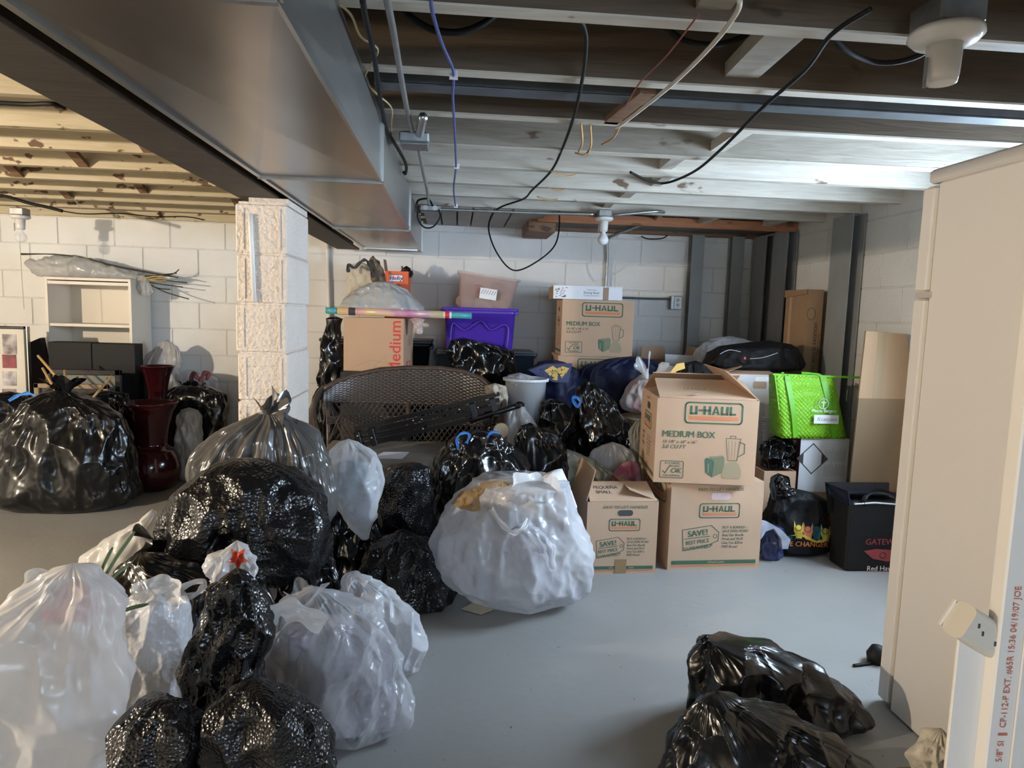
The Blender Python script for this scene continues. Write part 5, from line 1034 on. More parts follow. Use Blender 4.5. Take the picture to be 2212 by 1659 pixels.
# black plastic draped thing at the left of the bins
bag('trash_bag', 'tall narrow black plastic sheeting hanging beside the column', [(688, 706, 738), (730, 700, 735), (790, 688, 735), (830, 682, 730), (880, 678, 725), (960, 680, 725)], 4.70, k_blk, .5, 641, amp=.014, crease=11, neck=.1)
bag('trash_bag', 'crumpled black plastic bag heaped in front of the purple bin', [(735, 975, 1010), (748, 968, 1100), (775, 966, 1112), (805, 975, 1112), (830, 1000, 1110), (870, 1020, 1105)], 4.62, k_blk, .35, 651, amp=.026, lump=.1, crease=12, facets=120, neck=.15, fold=.12, ex=3)
# ================================================================ duffel, cap bag, right-hand bags
m_duf = mat('black_nylon', (.008, .008, .009), .6, spec=.2, bump=.3, bscale=60)
du_ = thing('duffel_bag', P(1625, 812, 4.15), 'black nylon duffel bag lying on the white carton', 'duffel bag')
bag('body', None, [(742, 1625, 1700), (750, 1560, 1715), (765, 1536, 1722), (785, 1526, 1728), (805, 1530, 1722)], 4.15, m_duf, .5, 701, amp=.012, lump=.06, to_floor=False, parent=du_, neck=.3, fold=.03, ex=2.6, zmin=cW.z+.012)
m_zip = mat('silver_piping', (.5, .5, .5), .5)
for q in (((1555, 765), (1575, 756), (1600, 760)), ((1620, 775), (1650, 772), (1680, 762))): MB().tube(smooth_path([P(x, y, 3.93) for x, y in q], 5), .002, 6).build('piping', m_zip, du_, True)
loop(du_, [P(1590, 775, 3.95), P(1610, 790, 3.9), P(1650, 785, 3.9)], .02, m_duf, 'strap'); MB().box(*[v for p in ((P(1606, 773, 3.94).x, P(1610, 773, 3.94).x),) for v in p], 3.93, 3.94, P(1605, 776, 3.94).z, P(1605, 771, 3.94).z).build('red_tag', m_red, du_)
tag(MB().box(P(1530, 800, 4.6).x, P(1650, 800, 4.6).x, 4.42, 4.75, 0, P(1600, 806, 4.5).z).build('storage_crate', mat('dark_crate', (0, 0, 0))), 'dark crate behind the white carton, below the pale bags', 'crate')
bag('plastic_bag', 'pale plastic bags heaped behind the duffel bag', [(732, 1545, 1610), (742, 1520, 1632), (760, 1505, 1635), (785, 1498, 1630), (808, 1502, 1628)], 4.58, k_wh2, .4, 711, amp=.014, to_floor=False, zmin=P(1600, 806, 4.5).z+.002)
cp = thing('backpack', P(1510, 835, 4.0), 'black cloth bag with a small white tag behind the opened carton', 'bag')
bag('body', None, [(786, 1480, 1520), (796, 1466, 1546), (815, 1462, 1556), (835, 1462, 1554), (880, 1466, 1550)], 4.0, m_duf, .4, 721, amp=.012, parent=cp)
MB().prism([P(x, y, 3.885) for x, y in ((1529, 812), (1540, 809), (1543, 812), (1532, 815))], (0, .004, 0)).build('tag', m_w, cp)
MB().prism([P(x, y, 3.90) for x, y in ((1447, 806), (1462, 786), (1478, 783), (1480, 796), (1462, 802), (1450, 808))][::-1], (0, .006, 0)).build('yellow_patch', m_yel, cp)
# clear tub stack
tb_ = P(1665, 965, 3.80); m_clr = mat('clear_tub_plastic', (.75, .75, .75), .12, alpha=.45)
zt0 = P(1665, 905, 3.80).z; ts = thing('plastic_tub', (tb_.x, 3.80, 0), 'stack of clear plastic tubs between the cartons and the green bag', 'tub')
MB().lathe([(.05, 0), (.055, zt0-.09), (.062, zt0-.085)], (tb_.x, 3.80, 0), 20).build('lower_tub', m_clr, ts, True)
for k in range(7): MB().lathe([(.052, 0), (.06, .004), (.062, .012), (.055, .014)], (tb_.x, 3.80, zt0-.085+.014*k), 20).build('tub_rim', m_clr, ts, True)
MB().lathe([(.05, 0), (.045, .05), (.03, .075), (.015, .08)], (tb_.x, 3.80, zt0+.014), 20).build('lid', m_clr, ts, True)
# green insulated bag
def quilt():
    m, nt, bb = nodes('lime_quilted_fabric'); N, L = nt.nodes, nt.links; bb.inputs['Base Color'].default_value = (.20, .50, .012, 1); bb.inputs['Roughness'].default_value = .5
    tc = N.new('ShaderNodeTexCoord'); mp = N.new('ShaderNodeMapping'); mp.inputs['Rotation'].default_value = (0, math.radians(45), 0); L.new(tc.outputs['Object'], mp.inputs[0]); v = N.new('ShaderNodeTexVoronoi'); v.inputs['Scale'].default_value = 60; v.inputs['Randomness'].default_value = 0; L.new(mp.outputs[0], v.inputs[0])
    bp = N.new('ShaderNodeBump'); bp.inputs['Strength'].default_value = 1.; bp.inputs['Distance'].default_value = .007; bp.invert = True; L.new(v.outputs['Distance'], bp.inputs['Height']); L.new(bp.outputs[0], bb.inputs['Normal']); return m
m_lime = quilt(); m_lime2 = mat('lime_webbing', (.13, .44, .01), .5); YG = 3.56
gq = {k: P(x, y, YG) for k, (x, y) in dict(bl=(1690, 945), br=(1829, 946), tl=(1679, 812), tr=(1808, 815)).items()}
for k in ('bl', 'br'): gq[k].z = zH+.002
gr = thing('cooler_bag', (gq['bl']+gq['br'])/2, 'lime green quilted cooler bag with white logo on the white box', 'bag')
nx, nz = 14, 14; dB = .16
def gpt(u, v, side):
    p = gq['bl'].lerp(gq['br'], u).lerp(gq['tl'].lerp(gq['tr'], u), v); bul = .025*math.sin(math.pi*u)*math.sin(math.pi*min(1, v*1.1)); th = dB*(1-.55*v)
    return Vector((p.x, YG - bul - .0*v + .03*v if side == 0 else YG + th + bul + .03*v, p.z))
mb = MB(); vs = []; fs = []
for side in (0, 1):
    for j in range(nz+1):
        for i in range(nx+1): vs.append(gpt(i/nx, j/nz, side))
n1 = (nx+1)*(nz+1)
for side in (0, 1):
    for j in range(nz):
        for i in range(nx):
            q = side*n1+j*(nx+1)+i; f_ = (q, q+1, q+nx+2, q+nx+1); fs.append(f_ if side == 0 else f_[::-1])
for j in range(nz):
    a = j*(nx+1); fs.append((a, a+nx+1, n1+a+nx+1, n1+a)); a += nx; fs.append((a+nx+1, a, n1+a, n1+a+nx+1))
for i in range(nx): fs.append((i+1, i, n1+i, n1+i+1)); a = nz*(nx+1)+i; fs.append((a, a+1, n1+a+1, n1+a))
mb.add(vs, fs); mb.build('body', m_lime, gr, True)
for u in (.20, .80): 
    mb = MB(); mb.ribbon([gpt(u, v, 0)+Vector((0, -.003, 0)) for v in np.linspace(.02, 1, 12)], .030, (0, -1, 0), .005); mb.build('webbing', m_lime2, gr)
loop(gr, [gpt(.20, 1, 0), gpt(.2, 1, 0)+Vector((.0, .03, .012)), gpt(.3, 1, 0)+Vector((.0, .06, .004))], .028, m_lime2, 'handle', .003, (0, -.3, 1)); loop(gr, [gpt(.8, 1, 0), gpt(.75, 1, 0)+Vector((-.02, .01, .014)), gpt(.5, 1, 0)+Vector((0, .03, .016))], .028, m_lime2, 'handle', .003, (0, -.5, 1))
MB().beam(gq['tl']+Vector((0, .06, .004)), P(1869, 817, YG-.02)+Vector((0, .04, 0)), .03, .010).build('zip_flap', m_lime2, gr)
for a, b_ in ((0, 1),): MB().beam(gpt(0, .45, 0)+Vector((0, -.002, 0)), gpt(0, 1, 0)+Vector((0, -.002, 0)), .006, .004, (0, 1, 0)).build('edge_binding', m_lime2, gr)
O_ = gpt(.0, .0, 0); F = Face(Vector((O_.x, YG-.032, O_.z)), (1, 0, 0), (0, 0, 1), gr, .0); W0 = gq['br'].x-gq['bl'].x; H0 = gq['tl'].z-gq['bl'].z
F.rect(W0*.42, H0*.26, W0*.80, H0*.40, m_w, 'logo_patch'); F.text('Kcaccess', W0*.62, H0*.33, .032, mat('grey_ink', (.25, .25, .25), .7), shear=.2, e=.001)
F.line([(W0*.55+.028*math.cos(q), H0*.58+.028*math.sin(q)) for q in [math.pi*i/10 for i in range(20)]], .004, m_w, True, 'emblem_ring'); F.line([(W0*.55, H0*.52), (W0*.55, H0*.62)], .005, m_w, name='emblem_bar'); F.line([(W0*.55-.012, H0*.60), (W0*.55+.012, H0*.60)], .005, m_w, name='emblem_bar'); F.text('Plastic Surgery', W0*.57, H0*.465, .024, m_w, bold=.01)
# black tote bags on the floor
m_tk = mat('black_woven_polypropylene', (.008, .008, .009), .55, spec=.2, bump=.25, bscale=120)
YT = 3.26
tt1 = thing('tote_bag', P(1725, 1205, YT), 'black tote bag with a colourful people logo and orange lettering', 'tote bag', 'black tote bags'); tt1.location.z = 0
tbody = bag('body', None, [(1062, 1680, 1740), (1072, 1668, 1775), (1110, 1655, 1784), (1160, 1650, 1788), (1205, 1650, 1786)], YT+.06, m_tk, .5, 801, amp=.012, lump=.04, parent=tt1, ex=3.2, neck=.6, fold=.04)
loop(tt1, [P(1672, 1080, YT-.02), P(1672, 1045, YT), P(1686, 1030, YT+.02), P(1700, 1040, YT+.02), P(1708, 1075, YT)], .03, m_tk); bag('gathered_top', None, [(1030, 1672, 1690), (1042, 1668, 1696), (1070, 1670, 1720)], YT+.03, k_blk, .7, 802, amp=.01, to_floor=False, parent=tt1)
yf_ = YT+.06-.5*.165-.02
F = Face(P(1650, 1205, yf_), (1, 0, 0), (0, 0, 1), tt1, 0.); s_ = yf_/1450*1.005
def q2(x, y): p = P(x, y, yf_); return (p.x-F.O.x, p.z-F.O.z)
cols = [(.72, .55, .06), (.75, .22, .10), (.02, .14, .17), (.60, .52, .08)]
for i, (x, y) in enumerate(((1725, 1140), (1745, 1143), (1764, 1143), (1783, 1147))):
    m_ = mat('logo_colour_%d' % i, cols[i], .6); decal(tbody, [[(x+6*math.cos(a), y+6*math.sin(a)) for a in [-math.pi*2*k/12 for k in range(12)]]], 'figure_head', m_, .0045, parent=tt1); decal(tbody, [[(x+7.5*math.cos(a), y+7.5*math.sin(a)) for a in [-math.pi*2*k/12 for k in range(12)]]], 'head_outline', m_dk, .0038, parent=tt1)
    decal(tbody, [((x-9, y-16), (x-2, y+10), (x-10, y+8)), ((x+10, y-12), (x+11, y+8), (x+2, y+10)), ((x-10, y+6), (x+10, y+6), (x+7, y+24), (x-5, y+22))], 'figure_body', m_, .0025, parent=tt1)
decal(tbody, [((1706, 1156), (1735, 1154), (1750, 1164), (1735, 1160)), ((1735, 1154), (1765, 1169), (1758, 1172), (1735, 1160)), ((1758, 1172), (1765, 1168), (1794, 1160), (1778, 1172))], 'swoosh', mat('logo_colour_0', (0, 0, 0)), .0035, parent=tt1)
decal(tbody, text_polys('LIFE CHANGER', 1738, 1176, 15, shear=.1, bold=.02, rot=.03), 'lettering', mat('orange_print', (.78, .24, .05), .6), parent=tt1); decal(tbody, text_polys('BE A', 1712, 1162, 12, shear=.2, bold=.01), 'lettering', mat('teal_print', (.02, .2, .22), .6), parent=tt1)
YT2 = 3.14
tt2 = thing('tote_bag', P(1860, 1230, YT2), 'glossy black tote bag with a red bird logo next to the refrigerator', 'tote bag', 'black tote bags'); tt2.location.z = 0
x0, x1 = P(1806, 1230, YT2-.1).x+.045, P(1802, 1230, YT2-.1).x+.34; zt2 = P(1850, 1085, YT2-.1).z; zt3 = P(1850, 1040, YT2+.1).z
mb = MB(); k = .004; y0, y1 = YT2-.10, YT2+.05; D_ = zt3-zt2
def panel(pl, name): MB().prism(pl, (0, .004, 0)).build(name, m_tk, tt2)
mb = MB(); mb.box(x0, x1, y0, y1, 0, zt2, .012); mb.build('body', m_tk, tt2)
panel([(x0-.02, y1-.005, zt2-.1), (x1+.02, y1-.005, zt2-.1), (x1+.03, y1+.03, zt3), (x0-.03, y1+.03, zt3)], 'back_panel')
MB().prism([(x0, y0, zt2-.02), (x0, y1, zt2-.02), (x0-.03, y1+.03, zt3), (x0-.005, y0+.02, zt2+.05)], (.004, 0, 0)).build('side_panel', mat('glossy_navy_black', (.012, .015, .028), .2), tt2)
MB().prism([(x0-.005, y0+.02, zt2+.04), (x1, y0+.02, zt2+.04), (x1, y1, zt2+.015), (x0, y1, zt2+.015)], (0, 0, .004)).build('inner_lining', mat('glossy_navy_black', (0, 0, 0)), tt2)
loop(tt2, [(x0+.06, y0-.004, zt2-.02), (x0+.07, y0-.01, zt2+.03), (x0+.15, y0+.02, zt2+.05), (x0+.23, y0-.01, zt2+.03), (x0+.24, y0-.004, zt2-.02)], .022, m_tk)
MB().tube([(x0+.02, y0-.004, zt2-.008), (x0+.12, y0-.006, zt2+.0), (x1-.02, y0-.004, zt2-.01)], .004, 6).build('binding', m_zip, tt2)
F = Face((x0-.05, y0, 0), (1, 0, 0), (0, 0, 1), tt2, .001); m_rd = mat('dark_red_print', (.22, .03, .035), .6)
F.text('GATEWAY', .245, zt2-.20, .042, m_rd, bold=.02); F.poly([(.14, zt2-.245), (.20, zt2-.235), (.28, zt2-.24), (.33, zt2-.27), (.27, zt2-.30), (.19, zt2-.285)][::-1], m_rd, 'bird_emblem'); F.line([(.24+.016*math.cos(q), zt2-.268+.014*math.sin(q)) for q in [math.pi*i/5 for i in range(10)]], .004, m_dk, True, 'eye_print', e=.0006); F.text('Red Hawks', .245, zt2-.335, .036, mat('pale_print', (.55, .5, .5), .6), bold=.01)
gb2 = bag('gift_bag', 'glossy navy plastic bag with a pale curled lining, between the cartons and the totes', [(1140, 1646, 1690), (1160, 1643, 1698), (1190, 1642, 1690), (1215, 1643, 1688)], 3.20, mat('glossy_blue_film', (.02, .028, .10), .22, bump=.2, bscale=14), .3, 811, amp=.006, ex=3.4)
MB().prism([P(x, y, 3.13) for x, y in ((1644, 1126), (1662, 1130), (1690, 1146), (1708, 1166), (1702, 1186), (1690, 1186), (1688, 1165), (1672, 1142), (1655, 1148), (1644, 1165))][::-1], (0, .035, 0)).build('lining', mat('pale_blue_lining', (.40, .43, .52), .35, var=.4, vscale=18, bump=.5, bscale=18), gb2)
# ================================================================ refrigerator and near right edge
m_fr = mat('almond_fridge_enamel', (.67, .62, .555), .42, bump=.04, bscale=120); m_frd = mat('fridge_gasket', (.45, .41, .36), .6)
FX = 1.392; fr_ = thing('refrigerator', (FX+.35, 1.6, 0), 'almond white refrigerator seen from its side at the right', 'refrigerator'); FZ = 1.675
MB().box(FX, FX+.70, 1.17, 1.895, .004, FZ-.04, .006).build('cabinet', m_fr, fr_); MB().box(FX-.004, FX+.704, 1.165, 1.935, FZ-.04, FZ, .006).build('top_cap', m_fr, fr_)
MB().box(FX+.012, FX+.69, 1.893, 1.905, .05, FZ-.05).build('gasket', m_frd, fr_)
fd = MB().box(FX, FX+.70, 1.905, 1.965, 1.315, FZ-.045, .01).build('freezer_door', m_fr, fr_); MB().box(FX+.04, FX+.06, 1.965, 2.0, 1.33, 1.55, .005).build('handle', m_fr, fd)
fd = MB().box(FX, FX+.70, 1.905, 1.965, .012, 1.302, .01).build('fridge_door', m_fr, fr_); MB().box(FX+.04, FX+.06, 1.965, 2.0, .75, 1.25, .005).build('handle', m_fr, fd)
MB().box(FX-.002, FX+.03, 1.88, 1.95, 1.300, 1.318).build('hinge', m_frd, fr_); MB().box(FX+.01, FX+.69, 1.2, 1.9, 0, .012).build('kick_plate', m_dk, fr_)
# vinyl trim board, beige device and rag in front of the refrigerator
m_vin = mat('white_vinyl', (.70, .66, .60), .45); YV = 1.02
xv = P(2134, 1600, YV).x; bd = thing('vinyl_jamb', (xv+.08, YV, 0), 'white vinyl door jamb with red printed code at the right edge', 'door jamb')
q = [P(2187, 1200, YV), P(2134, 1640, YV)]
xt = P(2212, 940, YV).x
MB().box(xv, xv+.16, YV, YV+.03, 0, 1.86, .003).build('jamb_board', m_vin, bd); MB().box(xv+.044, xv+.05, YV-.004, YV, 0, 1.86, .001).build('stop_bead', m_vin, bd)
F = Face((xv, YV, 0), (1, 0, 0), (0, 0, 1), bd, .0012); m_rp = mat('red_stamp', (.55, .13, .08), .7)
F.text('5/8" SI \u25ae CP-112-P EXT. #65R 15:36 04/19/07 JOE', .024, .785, .0165, m_rp, rot=math.pi/2, xs=.92, align='RIGHT')
YP = 1.05; xp = P(2062, 1420, YP).x; pn = thing('loose_board', (xp+.06, YP, 0), 'narrow white board standing beside the refrigerator', 'board'); 
MB().box(xp, xp+.15, YP-.006, YP, 0, .70, .001).build('board', mat('white_board', (.74, .69, .62), .5), pn)
YD = 1.05; dvv = thing('beige_device', P(2105, 1360, YD), 'beige plastic box with small slots mounted on the white board', 'device'); m_bei = mat('beige_plastic', (.60, .55, .46), .4)
ca, cb = P(2072, 1338, YD), P(2150, 1385, YD); dd = (cb-ca); 
prf = []
tdir = dd.normalized(); ndir = tdir.cross(Vector((0, 1, 0))).normalized()
MB().prism([ca + Vector((0, a, 0)) + ndir*b for a, b in rrect(-.024, -.031, .024, .031, .014, 5)], dd).build('case', m_bei, dvv, False)
nn = dd.cross(Vector((0, 1, 0))).normalized(); MB().tube([ca+Vector((0, .028, 0))-nn*.026, ca+Vector((0, .028, 0))+nn*.026], .004, 6).build('end_bead', m_bei, dvv)
for s, o_ in ((.18, .008), (.35, .0), (.72, -.004), (.75, .006)):
    p = ca+dd*s+nn*o_+Vector((0, -.0245, 0)); MB(Matrix.Translation(p)).box(-.0016, .0016, -.001, .001, -.004, .004).build('slot', m_dk, dvv)
rg = bag('work_glove', 'dirty white cotton glove at the foot of the white board', [(1592, 2012, 2050), (1610, 1995, 2066), (1645, 1988, 2082), (1700, 1990, 2090)], 1.22, mat('dirty_cotton', (.62, .56, .46), .9, var=.4, vscale=14, bump=.6, bscale=60), .7, 901, amp=.008, cat='glove', to_floor=False)
tag(MB().box(P(2000, 1700, 1.22).x-.03, P(2090, 1700, 1.22).x+.02, 1.18, 1.27, 0, P(2040, 1690, 1.22).z-.0).build('wooden_stool', m_raw), 'small wooden block under the cotton glove', 'wood block')
mb = MB(); p0 = PZ(1878, 1440); mb.tube(smooth_path([p0+Vector((-.06, 0, .004)), p0+Vector((0, .01, .006)), p0+Vector((.03, .02, .004))], 4), .006, 6); mb.lathe([(.03, 0), (.035, .03), (.02, .06), (.005, .065)], p0+Vector((.045, .03, 0)), 16); tag(mb.build('furniture_caster', m_black, smooth=True), 'small black rubber castor by the foot of the refrigerator', 'caster')
# ================================================================ left side: bookcase, boxes, frames, vases
m_bc = mat('cream_laminate', (.70, .64, .54), .45); YK = 5.06
bl, brr = P(97, 640, YK), P(283, 640, YK); ztk = P(190, 606, YK).z; bcs = thing('bookcase', ((bl.x+brr.x)/2, YK+.15, 0), 'cream laminate bookcase standing against the far wall', 'bookcase')
x0, x1 = bl.x, brr.x
MB().box(x0, x0+.018, YK, YK+.31, 0, ztk).build('side_panel', m_bc, bcs); MB().box(x1-.018, x1, YK, YK+.31, 0, ztk).build('side_panel', m_bc, bcs)
MB().box(x0, x1, YK-.004, YK+.31, ztk, ztk+.018).build('top_board', m_bc, bcs); MB().box(x0+.018, x1-.018, YK+.004, YK+.31, ztk-.03, ztk-.008).build('top_shelf', m_bc, bcs); MB().box(x0+.018, x1-.018, YK+.30, YK+.308, 0, ztk).build('back_panel', m_bc, bcs)
for zz in (P(190, 703, YK).z, P(190, 703, YK).z-.36, .06): MB().box(x0+.018, x1-.018, YK+.01, YK+.30, zz-.01, zz+.01).build('shelf', m_bc, bcs)
# dried stems in a plastic sleeve on the bookcase
sl = thing('dried_stem_bundle', (x0+.3, YK+.16, ztk+.019), 'bundle of dried stems wrapped in a clear plastic sleeve on the bookcase', 'dried stems')
m_tw = mat('dark_twig', (.035, .035, .02), .7); m_straw = mat('straw', (.55, .38, .16), .7); m_film = plastic('sleeve_film', (.60, .60, .58), .2, wr=.6, wscale=9, white=True, clear=.35)
mb = MB(); R_ = np.random.RandomState(4); ya_ = YK+.12
secs = [((60, 565), .012), ((85, 578), .05), ((120, 583), .085), ((170, 590), .085), ((215, 595), .07), ((250, 600), .05), ((285, 602), .028), ((300, 604), .03)]
pts = smooth_path([Vector((P(x, y, ya_).x, ya_, max(P(x, y, ya_).z, ztk+.02+r*.7))) for (x, y), r in secs], 5); rads = np.interp(np.linspace(0, len(secs)-1, len(pts)), range(len(secs)), [r for _, r in secs])
mb.tube(pts, list(rads), 40); A_ = np.array([tuple(v) for v in mb.v]); dN = ridged(A_*14, 3)-.4
cen = np.array([tuple(p) for p in pts]).repeat(40, 0); dirn = A_-cen; dirn /= np.linalg.norm(dirn, axis=1)[:, None]+1e-9; A_ += dirn*(dN*.034 + .02*(ridged(A_*31+3, 2)-.5))[:, None]; A_[:, 2] = np.maximum(A_[:, 2], ztk+.02); mb.v = [Vector(v) for v in A_]; mb.build('plastic_sleeve', m_film, sl, True)
tw = [((45, 548), (150, 552), (255, 575), (370, 597)), ((46, 550), (140, 551), (260, 578), (385, 600)), ((200, 566), (290, 596), (350, 628), (408, 646)), ((255, 590), (280, 605), (300, 617)), ((285, 600), (340, 604), (404, 611)), ((290, 603), (335, 612), (395, 620)), ((300, 598), (345, 594), (382, 590)), ((330, 600), (372, 592), (387, 582)), ((300, 606), (340, 622), (368, 625))]
for k, q in enumerate(tw): MB().tube(smooth_path([P(x, y, ya_-.04+.012*k) for x, y in q], 5), .004, 5).build('twig', m_tw, sl, True)
for k in range(9):
    yy = 601+rnd.uniform(-5, 7); MB().tube([P(298, 604, ya_-.03), P(332, yy, ya_-.03+.01*k), P(360, yy+rnd.uniform(-3, 3), ya_-.03+.012*k)], .004, 5).build('straw', m_straw, sl, True)
bag('sleeve_end', None, [(598, 290, 315), (615, 290, 325), (632, 300, 332), (638, 308, 326)], ya_-.02, m_film, .2, 911, amp=.006, to_floor=False, parent=sl)
# black display boxes in front of bookcase
m_kb = mat('matt_black_board', (.009, .009, .010), .55, spec=.2); yb_ = 4.86
a, b = P(103, 738, yb_), P(197, 740, yb_); c_ = P(291, 742, yb_); zl_ = P(150, 795, yb_).z
tag(MB().box(a.x, b.x-.002, yb_, yb_+.12, 0, a.z, .003).build('black_box', m_kb), 'matt black upright box in front of the bookcase, beside its twin', 'box', 'black upright boxes')
tag(MB().box(b.x+.002, c_.x, yb_, yb_+.12, 0, b.z-.004, .003).build('black_box', m_kb), 'second matt black upright box in front of the bookcase, closer to the vases', 'box', 'black upright boxes')
tag(MB().prism([P(58, 742, 5.0), P(86, 730, 5.0), P(100, 800, 5.0), Vector((P(104, 900, 5.0).x, 5.0, 0)), Vector((P(58, 900, 5.0).x, 5.0, 0))][::-1], (0, .06, 0)).build('foam_board', m_kb), 'slanted black foam board between the photo frame and the bookcase', 'board')
# photo collage frame
yf2 = 4.78; pf = thing('photo_frame', P(20, 860, yf2), 'black framed photo collage with cream mat leaning at the left', 'picture frame'); pf.location.z = 0
fx0, fx1, fz1 = P(-60, 705, yf2).x, P(58, 705, yf2).x, P(40, 705, yf2).z; fz0 = .35
MB().box(fx0, fx1, yf2, yf2+.02, fz0, fz1).build('mat_board', mat('cream_mat', (.62, .58, .50), .7), pf)
for a in ((fx0-.018, fx0, fz0, fz1), (fx1-.016, fx1, fz0, fz1), (fx0, fx1, fz1-.018, fz1), (fx0, fx1, fz0, fz0+.018)): MB().box(a[0], a[1], yf2-.015, yf2+.022, a[2], a[3], .003).build('frame_rail', mat('gloss_black_frame', (.012, .012, .012), .2), pf)
MB().box(fx1, fx1+.006, yf2-.012, yf2+.02, fz0, fz1).build('silver_edge', m_galv, pf); MB().box(fx0, fx1, yf2+.0, yf2+.03, 0, fz0).build('foot', m_kb, pf)
mphs = [mat('photo_print_%d' % k, c, .3, vscale=14, col2=c2, detail=2) for k, (c, c2) in enumerate((((.05, .03, .04), (.45, .40, .38)), ((.35, .03, .05), (.05, .03, .03)), ((.20, .17, .18), (.62, .60, .60)), ((.28, .26, .26), (.08, .07, .08))))]
for k, (a, b) in enumerate(((722, 765), (766, 795), (802, 833), (840, 872))):
    for x0_, x1_, s in ((5, 35, 0), (-40, -2, 1)):
        MB().box(P(x0_, a, yf2).x, P(x1_, a, yf2).x, yf2-.003, yf2, P(20, b, yf2).z, P(20, a, yf2).z).build('photo', mphs[(k+s) % 4], pf)
# stacked picture frames, sticks
def frame(label, c, x0, x1, z0, z1, y, m, rail=.03, back=None, tilt=0):
    t = thing('picture_frame', ((x0+x1)/2, y, 0), label, 'picture frame', 'empty picture frames on the left')
    for a in ((x0, x0+rail, z0, z1), (x1-rail, x1, z0, z1), (x0, x1, z1-rail, z1), (x0, x1, z0, z0+rail)): MB().box(a[0], a[1], y-.02, y+.01, a[2], a[3], .003).build('rail', m, t)
    if back: MB().box(x0+.01, x1-.01, y, y+.006, z0+.01, z1-.01).build('backing', back, t)
    return t
m_gold = mat('dull_gold_frame', (.24, .17, .08), .45); m_blkf = mat('gloss_black_frame', (0, 0, 0)); m_glass = mat('dark_glass', (.03, .03, .03), .1)
frame('black beaded picture frame leaning below the black boxes', None, P(100, 800, 4.72).x, P(262, 800, 4.72).x, 0, P(180, 798, 4.72).z, 4.72, m_blkf, .035, mat('grey_green_backing', (.16, .16, .13), .6))
frame('brown and gold picture frame leaning in front of the black beaded one', None, P(76, 830, 4.60).x, P(235, 830, 4.60).x, 0, P(150, 829, 4.60).z, 4.60, m_gold, .03, m_glass)
frame('wide dark framed panel standing behind the red vases', None, P(262, 800, 4.98).x, P(335, 800, 4.98).x, 0, P(300, 800, 4.98).z, 4.98, m_kb, .02, m_glass)
MB_ = MB().box(P(268, 797, 4.95).x, P(330, 797, 4.95).x, 4.93, 4.95, P(300, 799, 4.95).z, P(300, 796, 4.95).z)
m_stk = mat('bamboo_stick', (.50, .30, .12), .6)
for k, (a, b, lab) in enumerate((((82, 768), (140, 835), 'long bamboo stick leaning out of the huge black bag'), ((92, 795), (118, 840), 'short orange stick beside the black beaded frame'), ((242, 812), (198, 862), 'pale wooden stick sticking out near the vases'), ((140, 800), (142, 832), 'thin upright stick in the picture frames'))):
    tag(MB().tube([P(*a, 4.44), P(*b, 4.36), P(b[0]+(b[0]-a[0])*.3, b[1]+(b[1]-a[1])*.3, 4.33)], .008, 7).build('stick', m_stk, smooth=True), lab, 'stick')
# red vases
m_vase = mat('oxblood_glaze', (.032, .004, .005), .12, var=.4, vscale=6, bump=.06, bscale=30)
def vase(label, cxp, Y, prof):
    zc_ = []; x = P(cxp, prof[0][0], Y).x
    pr = [(max(.001, hw*(Y*1.005)/1450), max(0, P(cxp, y, Y).z)) for y, hw in prof]; pr = pr[::-1]; n = len(pr)
    ys = np.interp(np.linspace(0, n-1, (n-1)*5+1), range(n), [p[0] for p in pr]); zs_ = np.interp(np.linspace(0, n-1, (n-1)*5+1), range(n), [p[1] for p in pr]); ys = smooth1(ys, 2)
    ipr = [(r*.9, z) for r, z in zip(ys[::-1], zs_[::-1])][:18]
    tag(MB().lathe(list(zip(ys, zs_)) + ipr, (x, Y, 0), 48).build('floor_vase', m_vase, smooth=True), label, 'vase', 'oxblood floor vases')
vase('oxblood red floor vase with wide flared mouth beside the huge black bag', 325, 4.50, [(868, 55), (874, 52), (890, 42), (920, 34), (955, 29), (963, 31), (970, 42), (990, 53), (1015, 57), (1035, 52), (1050, 42), (1062, 33)])
vase('taller oxblood red floor vase behind the wide-mouthed one', 339, 4.84, [(790, 34), (794, 32), (810, 25), (835, 20), (858, 18), (868, 22), (885, 38), (910, 45), (940, 44), (975, 34), (1015, 27)])
# ================================================================ ceiling wiring
def wire(name, label, pts, r, m, cat='cable', z=None, parent=None, k=8, n=7):
    w = []
    for q in pts:
        if len(q) == 3: w.append(P(q[0], q[1], q[2]))
        else: w.append(PZ(q[0], q[1], z))
    o = MB().tube(smooth_path(w, k), r, n).build(name, m, parent, True)
    return tag(o, label, cat) if parent is None else o
m_cond = mat('grey_conduit', (.40, .41, .39), .38, .75, var=.2, vscale=20); m_bluew = mat('blue_wire', (.07, .09, .26), .45); m_cream = mat('cream_cable', (.60, .55, .45), .5); m_tan = mat('tan_wire', (.45, .33, .18), .5); m_rope = mat('frayed_twine', (.50, .30, .12), .9)
zz = 1.872
wire('conduit', 'grey metal conduit running along the joists beside the duct', [(832, -20), (850, 70), (866, 165), (880, 240), (894, 300)], .0085, m_cond, 'conduit', z=zz)
wire('conduit', 'grey metal conduit continuing from the square box to the far junction box', [(905, 322), (915, 375), (922, 405), (926, 440)], .0085, m_cond, 'conduit', z=zz)
jb = PZ(896, 303, 1.855); t = thing('junction_box', jb, 'square galvanised junction box on the conduit beside the duct', 'junction box')
MB().box(jb.x-.055, jb.x+.055, jb.y-.055, jb.y+.055, 1.835, 1.875, .006).build('box', m_galvd, t); MB().box(jb.x-.05, jb.x+.05, jb.y-.05, jb.y+.05, 1.828, 1.835, .002).build('cover', m_galvd, t)
